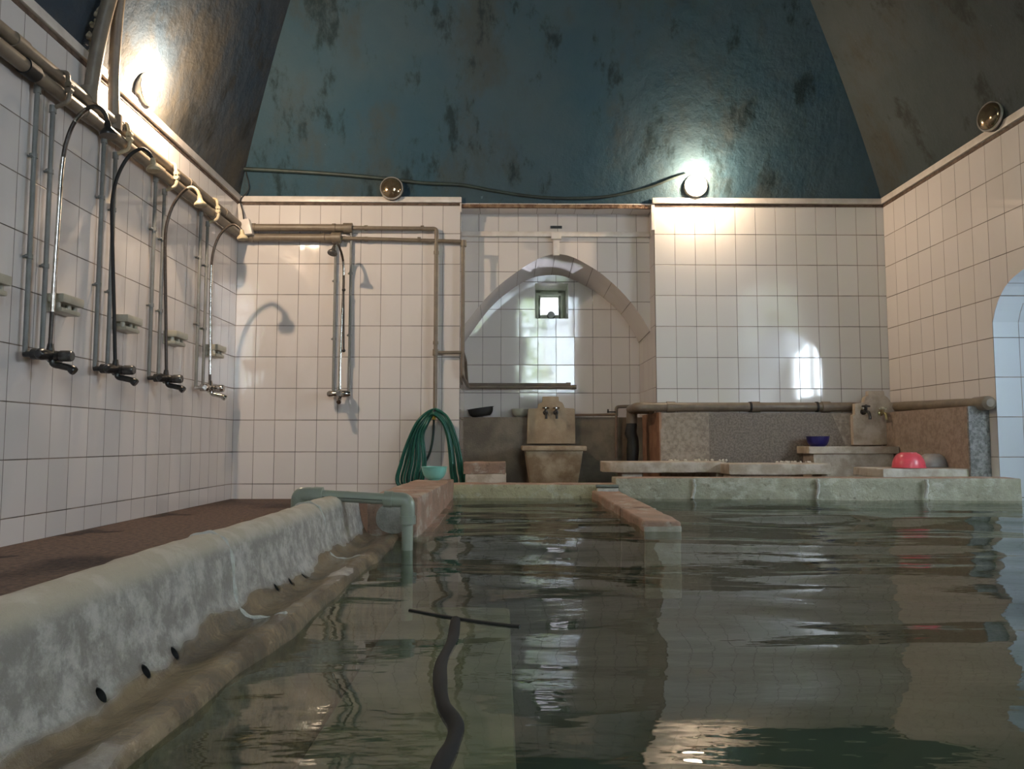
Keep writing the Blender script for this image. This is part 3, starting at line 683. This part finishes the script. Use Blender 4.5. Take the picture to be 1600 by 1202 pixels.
# ================================================================== SHOWERS
def shower(O, n, tv, label, ztop1, ztop2, hose, head, hosemat, headmat, bodymat, capmat, conn, extra=None, slide=None):
    n, tv, up = Vector(n), Vector(tv), Vector((0,0,1)); O = Vector(O)
    q = lambda a, b, c: O + n*a + tv*b + up*c
    t = thing('shower', label, 'shower', O, 'wall showers with mixer taps')
    for b, zt__ in ((-.075, ztop1), (.075, ztop2)):
        w = MB(); top = zt__-O.z
        w.tube([q(.035,b,0), q(.035,b,top)], .0135, 14)
        w.tube([q(.035,b,top-.03), q(.035,b,top+.012)], .019, 14)
        fp = w.build('feed_pipe', M['pvc_thin'], t)
        for c in (top*.36, top*.74):
            w = MB(); w.tube([q(.035,b,c-.012), q(.035,b,c+.012)], .018, 12); w.tube([q(.0,b-.0,c), q(.035,b,c)], .008, 8); w.ball(q(.03,b-.022,c), .009, 8); w.build('pipe_clip', M['pvc_thin'], fp)
    if conn:
        w = MB(); c0 = zt__-O.z
        w.tube(crom([q(.06,.10,zu-O.z+.035), q(.10,.085,zu-O.z+.02), q(.115,.075,zu-O.z-.035), q(.125,.075,zl-O.z+.02), q(.115,.075,zl-O.z-.045), q(.07,.075,c0+.015), q(.04,.075,c0)], 6), .0125, 12)
        for k_ in (.018, -.012): w.tube([q(.122,.06,zl-O.z+.03+k_), q(.122,.09,zl-O.z+.03+k_)], .02, 10)
        w.build('link_tube', conn, t)
    # mixer
    for b in (-.075, .075):
        w = MB(); w.tube([q(.03,b,0), q(.075,b,0), q(.076,b,0), q(.125,b,0)], [.016,.016,.030,.030], 14); w.build('union', bodymat, t)
    w = MB(); w.tube([q(.125,-.11,0), q(.125,-.09,0), q(.125,-.04,0), q(.125,.04,0), q(.125,.09,0), q(.125,.11,0)], [.020,.032,.027,.034,.032,.020], 16)
    w.tube([q(.125,.01,0), q(.165,.015,0)], .028, 16); w.tube([q(.125,0,.01), q(.125,0,.065)], [.024,.015], 14)
    w.build('mixer_body', bodymat, t)
    w = MB(); w.tube([q(.165,.015,0), q(.175,.016,0), q(.225,.02,0), q(.235,.02,0)], [.024,.031,.031,.026], 16); w.build('knob', capmat, t)
    w = MB(); w.tube(crom([q(.13,.01,-.015), q(.14,.012,-.045), q(.18,.018,-.055), q(.22,.022,-.065), q(.25,.025,-.085)], 5), [.018]*10+[.019]*6+[.023,.024,.025,.025,.022], 12); w.build('spout', bodymat, t)
    # riser hose and rose
    hp = crom(hose, 8); w = MB(); w.tube(hp, .0115, 12); rz = w.build('riser_hose', hosemat, t)
    if extra:
        for m_, i0, i1 in extra:
            w = MB(); i0, i1 = int(i0*(len(hp)-1)), int(i1*(len(hp)-1)); w.tube(hp[i0:i1+1], .0128, 12); w.build('hose_sleeve', m_, rz)
    d = (hp[-1]-hp[-3]).normalized(); h0 = hp[-1]
    w = MB(); w.lathe([(0,-.01),(.014,-.01),(.018,.012),(.020,.03),(.043,.055),(.047,.068),(.044,.076),(0,.076)], h0, head, 22); w.build('shower_head', headmat, t)
    if slide:
        a, b = slide; w = MB(); w.tube([a, b], .009, 10); w.ball(a, .018, 12); w.ball(b, .018, 12); w.build('slide_bar', M['black'], t)
    return t
SH = [((38,66), [(78,545),(84,450),(92,330),(96,270),(103,225),(117,190),(138,169),(154,168),(164,178),(168,192)], 'chrome hose'),
      ((146,170), [(180,568),(178,470),(175,350),(176,310),(184,275),(200,246),(219,233),(232,238),(239,250)], 'x'),
      ((232,248), [(260,583),(259,480),(258,380),(262,345),(272,318),(287,299),(299,293),(308,298),(312,307)], 'x'),
      ((305,318), [(328,598),(329,500),(330,430),(333,395),(342,370),(354,356),(365,351),(373,355),(378,361)], 'x')]
LAB = ['big shower with silver and black hose and dark rose, beside the first vent pipe',
       'black hose shower with a white collar on its black mixer',
       'black hose shower with a cream arch and black mixer, third along the tiled shower wall',
       'small brown hose shower with chrome mixer beside the tiled corner']
for i, ((pa, pb), path, _) in enumerate(SH):
    ya = P(pa, 553+i*16, X=XL+.035).y; yb2 = P(pb, 553+i*16, X=XL+.035).y; ym = (ya+yb2)/2
    yy = (556, 578, 592, 607)[i]; z0 = P(70+i*83, yy, X=XL+.1).z
    hose = [P(px, py, Y=ym) for px, py in path]
    z0 = P(path[0][0], yy, Y=ym).z
    ex = [[(M['chrome'], .08, .40), (M['chrome'], .56, .66)], None, [(M['cream'], .70, .99)], [(M['chrome'], .02, .3)]][i]
    shower((XL, ym, z0), (1,0,0), (0,1,0), LAB[i], zl-.04, zl-.085, hose, (.12,.0,-1),
           [M['hosedark'], M['rubber'], M['hosedark'], M['hosedark']][i], [M['black'], M['cream'], M['cream'], M['cream']][i],
           M['chrome'] if i == 3 else M['black'], M['chrome'] if i == 3 else M['knob'], [M['pvc'], M['cream'], M['cream'], M['cream']][i], ex)
    if i == 1:
        w = MB(); qx = Vector((XL+.125, ym, z0)); w.lathe([(0,-.024),(.028,-.024),(.028,.024),(0,.024)], qx, (0,1,0), 18)
        par = [o for o in bpy.data.objects if o.get('label') == LAB[1]][0]; w.build('white_collar', M['white'], par)
O = P(534,617,Y=YB)
b1, b2 = P(521,600,Y=YB).x, P(549,600,Y=YB).x
shower((O.x, YB, O.z), (0,-1,0), (1,0,0), 'chrome and black shower with slide bar alone on the back tiles', zl-.03, zu-.03,
       [P(531,612,Y=YB-.125), P(532,560,Y=YB-.125), P(535,490,Y=YB-.13), P(537,440,Y=YB-.13), P(536,408,Y=YB-.17), P(531,388,Y=YB-.26), P(526,380,Y=YB-.35), P(523,382,Y=YB-.42), P(522,386,Y=YB-.44)], (-.15,-.35,-1),
       M['hosedark'], M['knob'], M['chrome'], M['chrome'], None, [(M['chrome'], .0, .34), (M['chrome'], .42, .5)], (P(537,453,Y=YB-.15), P(537,548,Y=YB-.15)))

# soap dishes
def dish():
    t = thing('soap_dish', '', 'soap dish', (0,0,0), 'ceramic soap dishes under the shower pipes')
    w = MB(); w.box((0,-.105,-.05),(.012,.105,.055)); w.build('back_plate', M['ceramic'], t, bevel=.004)
    w = MB(); w.box((.010,-.108,.004),(.105,.108,.055)); w.build('upper_tray', M['ceramic'], t, bevel=.008)
    w = MB(); w.box((.010,-.098,-.05),(.092,.098,-.022)); w.build('lower_tray', M['ceramic'], t, bevel=.01)
    for y in (-.085, .02, .085):
        w = MB(); w.tube([(.06,y,-.03),(.06,y,.01)], .016, 12); w.build('post', M['ceramic'], t)
    return t
d0 = dish(); DL = ['cream soap dish showing only one end, before the big silver hose shower', 'cream soap dish just beyond the silver shower hose', 'cream soap dish beyond the black hose with white collar',
                   'cream soap dish beyond the third shower hose', 'cream soap dish beside the small brown hose shower near the corner']
for i, (px, py) in enumerate(((17,449),(130,483),(222,511),(293,533),(353,552))):
    e = P(px, py, X=XL+.10)
    if i == 0: o = d0
    else:
        o = d0.copy(); C.objects.link(o)
        for ch in d0.children: c = ch.copy(); C.objects.link(c); c.parent = o
    o.location = (XL, e.y-.105, e.z); o['label'] = DL[i]

# ================================================================== LAMPS, BOX, CABLE
def lamp(c, n, watts, label, s=1.0):
    lit = watts > 0
    c, n = Vector(c), Vector(n).normalized()
    t = thing('bulkhead_lamp', label, 'lamp', c, 'round bulkhead lamps on the tile ledge')
    w = MB(); w.lathe([(0,0),(.100*s,0),(.112*s,.012),(.112*s,.055),(.098*s,.062),(0,.062)], c, n, 36); w.build('housing', M['housing'] if not lit else M['bezel'], t)
    w = MB(); w.lathe([(.104*s,.050),(.113*s,.050),(.114*s,.058),(.110*s,.066),(.102*s,.066)], c, n, 36); w.build('bezel_ring', M['bezel'], t)
    w = MB(); pr = [(.098*s*math.cos(a), .062+.045*math.sin(a)) for a in [math.pi/2*i/9 for i in range(10)]]; pr[-1] = (0, pr[-1][1]); w.lathe(pr, c, n, 36); w.build('lens', M['lit'] if lit else M['lens'], t)
    if not lit:
        w = MB(); w.lathe([(0,.068),(.03*s,.070),(.034*s,.062)], c, n, 20); w.build('bulb', plain('frosted bulb', (.7,.62,.45), .3), t)
    if lit:
        l = bpy.data.lights.new('lamp_light', 'POINT'); l.energy = watts; l.color = LAMP_COLOR; l.shadow_soft_size = .025
        o = bpy.data.objects.new('lamp_light', l); C.objects.link(o); o.parent = t; o.location = n*.21
    return t
lamp(P(218,140,X=XL+.0), (1,0,0), 125, 'lit round bulkhead lamp glowing above the row of showers')
lamp(P(1085,293,Y=YB-.0), (0,-1,0), 58, 'lit round bulkhead lamp glowing above the tiles beside the alcove')
lamp(P(613,297,Y=YB-.03), (0,-1,0), 0, 'unlit round lamp on the ledge above the hose shower')
lamp(P(1556,183,X=XR-.02), (-1,-.25,0), 0, 'unlit amber round lamp on the ledge of the pink lit wall')
def inset(z): d = max(0, z-(ZT-.03)); return .30*d+.052*d*d
def on_back(px, py, off):                                # a point on the back vault face
    y = YD
    for k in range(6): q = P(px, py, Y=y); y = YD - inset(q.z)*KB - off
    return q
# junction box in the corner
t = thing('junction_box', 'white plastic junction box in the tiled corner above the pipes', 'junction box', P(383,355,Y=YB-.11))
w = MB(); w.prism([P(371,344,Y=YB-.17), P(388,341,Y=YB-.17), P(394,365,Y=YB-.17), P(373,367,Y=YB-.17)], (0,.075,0)); w.build('box', M['white'], t, bevel=.006)
w = MB(); w.prism([P(371,318,Y=YB-.03), P(378,318,Y=YB-.03), P(381,350,Y=YB-.09), P(373,350,Y=YB-.09)], (0,.02,0)); w.build('cover_strip', M['white'], t, bevel=.003)
w = MB(); w.tube(crom([on_back(384,268,.02), on_back(389,295,.03), P(376,312,Y=YB-.05), P(379,330,Y=YB-.10), P(381,345,Y=YB-.14)], 6), .005, 8); w.build('cable', M['rubber'], t)
# cable on the vault
cp = [(381,264),(440,267),(520,272),(600,279),(660,286),(720,289),(770,298),(830,307),(890,310),(950,307),(1010,294),(1050,279),(1072,272)]
w = MB(); pts = crom([on_back(x, y, .022) for x, y in cp], 6); w.tube(pts, [.020 - .008*i/len(pts) for i in range(len(pts))], 10)
o = w.build('cable', M['cable']); tag(o, 'dark painted cable sagging along the teal vault to the lit lamp', 'cable')
# alcove rail and bracket
w = MB(); a, b = P(722,361.5,Y=YM-.03), P(1020,370.5,Y=YM-.03); w.box((AX0+.005,YM-.04,b.z),(AX1-.005,YM-.001,a.z)); o = w.build('cable_duct', M['white'], bevel=.008); tag(o, 'white plastic cable duct across the tiles above the arch', 'duct')
t = thing('wall_bracket', 'white bracket hanging from the duct at the arch crown', 'bracket', P(869,385,Y=YM-.03))
a, b = P(861,364,Y=YM-.06), P(877,374,Y=YM-.06); w = MB(); w.box((a.x,YM-.075,b.z),(b.x,YM-.04,a.z)); w.build('bracket_head', M['white'], t, bevel=.005)
a, b = P(864,372,Y=YM-.05), P(874,399,Y=YM-.05); w = MB(); w.box((a.x,YM-.05,b.z),(b.x,YM-.01,a.z+.02)); w.build('bracket_arm', M['white'], t, bevel=.004)
a, b = P(860,353,Y=YM-.01), P(878,357,Y=YM-.01); w = MB(); w.box((a.x,YM-.012,b.z),(b.x,YM-.0005,a.z)); o = w.build('wall_slot', M['black']); tag(o, 'small black slot in the tiles above the arch', 'slot')

# ================================================================== BASINS AND BENCHES
def outline(px, ox, oy, s, Y): return [P(ox+x*s, oy+y*s, Y=Y) for x, y in px]
def tap(q, t, m, hm, s=1.0, turn=0):
    w = MB(); q = Vector(q)
    w.lathe([(0,0),(.024*s,0),(.022*s,-.008),(.012*s,-.012)], q, (0,1,0), 16)
    w.tube(crom([q, q+Vector((0,-.05,0))*s, q+Vector((0,-.085,-.008))*s, q+Vector((0,-.10,-.035))*s, q+Vector((0,-.102,-.06))*s], 5), .0115*s, 12)
    w.tube([q+Vector((0,-.045,.0))*s, q+Vector((0,-.045,.035))*s], .010*s, 10)
    o = w.build('tap', m, t)
    w = MB(); c = q+Vector((0,-.045,.04))*s; w.tube([c+Vector((-.03,0,0))*s, c+Vector((.03,0,0))*s], .007*s, 8); w.tube([c+Vector((0,-.03,0))*s, c+Vector((0,.03,0))*s], .007*s, 8); w.ball(c, .014*s, 10); w.build('tap_handle', hm, o)
# alcove tap panel and basin
YP = 8.06; s_ = 220/1469
OUT1 = [(855,133),(1020,133),(1024,178),(1058,194),(1074,220),(1085,252),(1180,256),(1190,268),(1196,625),(690,625),(700,268),(712,258),(800,255),(808,212),(850,190)]
t = thing('tap_panel', 'ochre carved stone panel with two black taps standing in the arched alcove', 'panel', P(862,692,Y=YP))
w = MB(); w.prism(outline(OUT1, 720, 600, s_, YP), (0,.058,0)); w.build('panel_slab', M['panel'], t, bevel=.006)
for x in (884, 992): tap(P(720+x*s_, 600+300*s_, Y=YP), t, M['black'], M['chrome'], 1.15)
t = thing('wash_basin', 'tapered ochre stone basin below the alcove tap panel', 'basin', (.5,7.8,0))
yf, yb3 = 7.50, 8.055; ra, rb_ = P(816,697,Y=yf), P(917,704,Y=yf)
w = MB(); zt2, zt1 = ra.z, rb_.z
def ringq(x0,x1,y0,y1,z): return [w.bm.verts.new(p) for p in ((x0,y0,z),(x1,y0,z),(x1,y1,z),(x0,y1,z))]
bt = P(829,757,Y=yf+.05); bt2 = P(908,757,Y=yf+.05)
def stack(w, rings):
    vs = [[w.bm.verts.new(p) for p in ((a,c,z),(b,c,z),(b,d,z),(a,d,z))] for a,b,c,d,z in rings]
    for A, B in zip(vs, vs[1:]):
        for k in range(4): w.bm.faces.new((A[k],A[(k+1)%4],B[(k+1)%4],B[k]))
    w.bm.faces.new(vs[0][::-1]); w.bm.faces.new(vs[-1])
stack(w, [(ra.x,rb_.x,yf,yb3,zt1-.004),(ra.x,rb_.x,yf,yb3,zt2),(ra.x+.05,rb_.x-.05,yf+.05,yb3-.04,zt2),(ra.x+.09,rb_.x-.09,yf+.1,yb3-.08,zt2-.2)]); w.build('basin_rim', M['basin'], t, bevel=.012)
w = MB(); ins = .03
sl = (bt.x-(ra.x+ins))/(zt1-bt.z)
stack(w, [(ra.x+ins+sl*zt1, rb_.x-ins-sl*zt1, yf+.12, yb3-.02, 0), (ra.x+ins, rb_.x-ins, yf+.03, yb3-.01, zt1+.006)]); w.rough(.004,8,8); w.build('basin_body', M['basin'], t, bevel=.012)
# right tap panel and basin
YP2 = 7.185; s_ = 200/1414
OUT2 = [(825,148),(1000,148),(1008,198),(1042,222),(1060,245),(1078,276),(1155,285),(1168,440),(1188,746),(665,746),(655,415),(680,408),(680,290),(780,275),(790,218),(825,196)]
t = thing('tap_panel', 'beige carved stone panel with a black and a brass tap near the corner', 'panel', P(1372,694,Y=YP2))
w = MB(); w.prism(outline(OUT2, 1240, 590, s_, YP2), (0,.062,0)); w.build('panel_slab', M['slab'], t, bevel=.006)
tap(P(1240+770*s_, 590+380*s_, Y=YP2), t, M['black'], M['black'], 1.25); tap(P(1240+960*s_, 590+395*s_, Y=YP2), t, plain('old brass', (.35,.30,.16), .35, .8), M['whitebowl'], 1.1)
w = MB(); w.ball(P(1240+768*s_, 590+342*s_, Y=YP2-.06), .016, 12); w.build('tap_cap', M['chrome'], t)
t = thing('wash_basin', 'long low marble basin under the beige tap panel', 'basin', (3.2,7.0,0))
yf2 = 6.95; a, b = P(1264,698,Y=yf2), P(1452,709,Y=yf2); bx = min(b.x, XD-.01)
w = MB(); stack(w, [(a.x,bx,yf2,7.24,b.z),(a.x,bx,yf2,7.24,a.z),(a.x+.1,bx-.08,yf2+.1,7.1,a.z),(a.x+.14,bx-.12,yf2+.14,7.06,a.z-.15)]); w.rough(.003,9,3); w.build('basin_rim', M['slab'], t, bevel=.01)
w = MB(); c0 = P(1272,745,Y=yf2+.03); w.box((c0.x,yf2+.03,0),(bx-.03,7.24,b.z+.004)); w.rough(.005,6,8); w.build('basin_body', M['slab'], t, bevel=.012)
# benches
def bench(label, pa, pb, yf, yb4, m, supp, curl=0):
    a, b = P(*pa, Y=yf), P(*pb, Y=yf); t = thing('marble_bench', label, 'bench', ((a.x+b.x)/2, yf, 0), 'low marble benches behind the pool kerb')
    w = MB()
    if curl: pts = [(a.x,yf+.16,a.z),(a.x+.05,yf+.06,a.z),(a.x+.16,yf+.005,a.z),(b.x,yf,a.z),(b.x,yb4,a.z),(a.x,yb4,a.z)]
    else: pts = [(a.x,yf,a.z),(b.x,yf,a.z),(b.x,yb4,a.z),(a.x,yb4,a.z)]
    w.prism([(x,y,b.z) for x,y,z in pts], (0,0,a.z-b.z)); w.rough(.005,8,6, curl); w.build('bench_slab', m, t, bevel=.01)
    for x0, x1 in supp:
        w = MB(); w.box((x0,yf+.07,0),(x1,yb4-.05,b.z+.006)); w.rough(.005,9,4); w.build('support', M['slab'], t, bevel=.01)
    return t
X_ = lambda px, Y=6.9: P(px, 740, Y=Y).x
bench('marble bench slab with rounded end beside the alcove jamb', (946,722), (1136,739), 6.85, 7.24, M['slab'], ((X_(972),X_(1004)),(X_(1120),X_(1135))), 1)
bench('straight marble bench slab between the rounded bench and the long basin', (1139,725), (1300,742), 6.60, 6.93, M['slab'], ((X_(1142,6.65),X_(1158,6.65)),(X_(1285,6.65),X_(1297,6.65))))
bench('pale marble bench slab carrying the red and grey bowls', (1380,733), (1516,747), 5.93, 6.45, M['slab_pale'], ((X_(1400,6.1),X_(1500,6.1)),))
# stone blocks in front of alcove
w = MB(); a, b = P(724,723,Y=6.9), P(790,741,Y=6.9); w.box((a.x,6.9,b.z),(b.x,7.3,a.z)); w.rough(.008,9,8,1); o = w.build('stone_block', M['orange'], bevel=.012); tag(o, 'rough pinkish stone block on top of another beside the hose', 'block', 'stacked stone blocks')
w = MB(); c, d = P(727,741,Y=6.9), P(791,757,Y=6.9); w.box((c.x,6.9,0),(d.x,7.3,b.z+.002)); w.rough(.005,9,8,2); o = w.build('stone_block', M['slab'], bevel=.012); tag(o, 'lower smooth stone block carrying the rough pinkish one', 'block', 'stacked stone blocks')
# plaster flakes
def flakes(x0, x1, yc, zc, lab):
    w = MB()
    for i in range(26):
        x = random.uniform(x0, x1); y = random.uniform(yc-.03,yc+.03); z = zc
        w.ball((x,y,z+.002+random.random()*.004), random.uniform(.006,.015), 7)
    w.rough(.006, 40); o = w.build('plaster_crumbs', M['plaster']); tag(o, lab, 'crumbs', kind='stuff')
flakes(X_(1047,7.2), X_(1135,7.2), 7.2, P(1040,722,Y=6.85).z, 'white plaster crumbs along the wall on the rounded marble bench')
flakes(X_(1215,6.9), X_(1268,6.9), 6.89, P(1139,725,Y=6.60).z, 'white plaster crumbs beside the long basin on the straight bench')
# waist-high pipe on the right dado
t = thing('drain_pipe', 'thick beige pipe lying on the cement dado round the corner', 'pipe', (2.5,YB,zr), None)
yp = YB-.05; pr0, pr1 = P(990,636,Y=yp), P(1335,636,Y=yp); xw = XR-.055; pe = P(1545,630,X=xw)
w = MB(); w.tube(bend([P(985,640,Y=yp+.35), Vector((pr0.x+.03,yp,pr0.z)), Vector((pr1.x,yp,pr1.z)), Vector((xw,yp,pr1.z)), pe], .06), .043, 20); w.build('main_run', M['pvc'], t)
w = Many()
for px in (1048,1180,1290): ring(w, P(px,636,Y=yp), (1,0,0), .052, .08)
w.build('coupling', M['pvc'], t)
w = MB(); w.tube([pe+Vector((0,.16,0)), pe+Vector((0,.03,0)), pe, pe+Vector((0,-.02,0))], [.055,.056,.054,.03], 20); w.build('end_cap', M['pvc'], t)
w = Many()
for px in (1172,1276): ring(w, P(px,636,Y=yp), (1,0,0), .050, .02)
w.build('clip', M['rubber'], t)
el = P(987,640,Y=yp+.35)
w = MB(); w.tube(bend([el+Vector((.16,-.2,.0)), el+Vector((.0,0,.01)), el+Vector((0,0,-.14))], .08), .055, 18); w.build('elbow', M['pvc'], t)
eb = P(986,716,Y=yp+.35)
w = MB(); pts = [el+Vector((0,0,-.10)), el+Vector((.0,0,-.16)), el+Vector((-.015,0,-.24)), el+Vector((.005,0,-.3)), el+Vector((.008,0,-.40)), el+Vector((0,0,-.50)), Vector((el.x,el.y,.1))]
w.tube(pts, [.04,.055,.06,.055,.065,.06,.06], 14); w.rough(.01, 14); w.build('black_wrap', M['rubber'], t)
# thin pipes at alcove dado
t = thing('thin_pipe', 'thin brown pipe along the alcove dado dropping beside the black wrapped pipe', 'pipe', (1.2,8.1,zd))
yt = 8.085
w = MB(); w.tube(bend([P(898,649,Y=yt), P(963,648,Y=yt), P(963,716,Y=yt)], .02), .014, 12); w.build('lower_run', plain('brown pipe', (.20,.13,.085), .5), t)
w = MB(); w.tube(bend([P(963,650,Y=yt), P(963,636,Y=yt), P(985,635,Y=yt)], .03), .018, 12); w.build('upper_bend', M['pvc'], t)
w = MB(); c = P(956,644,Y=yt-.01); w.tube([c+Vector((-.05,0,0)), c+Vector((.05,0,0))], .007, 8); w.tube([c+Vector((-.04,0,-.01)), c+Vector((-.04,0,.03))], .008, 8); w.build('valve', M['rubber'], t)

# ================================================================== BOWLS
def bowl(name, label, base, r, h, m, foot=.5, flip=False, rim=.006, rot=None):
    th = .004; pr = [(0,0),(r*foot,0),(r*foot*1.02,.006)]
    for i in range(1, 8):
        k = i/7; pr.append((r*(foot+(1-foot)*math.sin(k*math.pi/2)**.9), .006+(h-.006)*(1-math.cos(k*math.pi/2))**.8))
    pr[-1] = (r, h); pr += [(r+rim, h), (r+rim, h+.004), (r-th, h+.004)]
    for i in range(6, 0, -1):
        k = i/7; pr.append((r*(foot+(1-foot)*math.sin(k*math.pi/2)**.9)-th, .010+(h-.006)*(1-math.cos(k*math.pi/2))**.8))
    pr.append((0, .010))
    w = MB(); w.lathe(pr, (0,0,0), (0,0,1), 40)
    if flip: bmesh.ops.rotate(w.bm, verts=w.bm.verts[:], cent=(0,0,0), matrix=Matrix.Rotation(math.pi,3,'X')); bmesh.ops.translate(w.bm, verts=w.bm.verts[:], vec=(0,0,h+.004))
    o = w.build(name, m, None, smooth=50); o.location = base
    if rot: o.rotation_euler = rot
    tag(o, label, 'bowl'); return o
k = P(678,748,Y=5.72); bowl('mint_bowl', 'mint green plastic bowl standing on the far end of the kerb', (k.x,5.75,.2595), .093, .095, M['mint'], .5)
k = P(812,651,Y=8.2); bowl('white_bowl', 'white bowl on the alcove dado beside the ochre tap panel', (k.x,8.205,zd+.004), .088, .082, M['whitebowl'], .5)
k = P(1278,697,Y=7.06); bowl('blue_bowl', 'navy blue bowl on the rim of the long marble basin', (k.x,7.06,a.z*0+P(1264,698,Y=yf2).z+.001), .100, .088, M['blue'], .68)
zb3 = P(1380,733,Y=5.93).z+.003
k = P(1422,731,Y=6.12); bowl('red_bowl', 'pinkish red bowl upside down on the pale bench slab', (k.x,6.14,zb3), .123, .118, M['red'], .5, True)
k = P(1468,729,Y=6.2); bowl('grey_bowl', 'grey bowl upside down beside the red bowl', (k.x,6.30,zb3), .112, .105, M['grey'], .5, True)
k = P(753,648,Y=8.2); o = bowl('black_basin', 'black plastic basin tilted on the alcove dado', (k.x-.005,8.205,zd+.012), .135, .085, M['rubber'], .72, False, .012)
o.rotation_euler = (.0, -.14, 0); o.scale = (1, .62, 1)

# ================================================================== GREEN HOSE
yh = YB-.10
t = thing('garden_hose', 'coiled green garden hose hanging on the back tiles behind the mint bowl', 'hose', P(680,642,Y=YB))
pts = []; NL = 11
for k in range(NL):
    f_ = k/(NL-1); j = random.uniform(-1.5,1.5)
    lx = 622+38*f_+j; rx = 727-20*f_+random.uniform(-2,2); top = 639+9*f_
    Y_ = yh-.075+.11*((k*5) % NL)/NL
    L_ = [(680-4*f_, top), (700-8*f_, top+14), ((700-8*f_)*.42+rx*.58, 690), (rx-2, 735), (rx-2, 760), (672+j*3, 776-4*f_), (lx, 758), (lx+4, 722), (lx*.55+662*.45, 682), (656+12*f_, top+15)]
    pts += [P(x, y, Y=Y_) for x, y in L_]
pts.append(P(680, 641, Y=yh-.02))
w = MB(); w.tube(crom(pts, 7), .0115, 10); w.build('hose_coil', M['hose'], t)
w = MB(); w.tube([P(678,650,Y=yh), P(678,656,Y=yh)], .017, 12); w.build('connector', M['yellow'], t)
w = MB(); w.tube([P(679,642,Y=yh+.03), P(678,650,Y=yh)], .014, 12); w.tube([P(679,642,Y=YB), P(679,642,Y=yh-.06)], .014, 10); w.build('tap_spout', M['black'], t)
w = MB(); w.tube(crom([P(678,655,Y=yh), P(677,680,Y=yh), P(672,706,Y=yh), P(662,728,Y=yh), P(652,752,Y=yh), P(650,775,Y=yh)], 6), .011, 10); w.build('hose_tail', plain('dark green hose', (.008,.03,.022), .35), t)
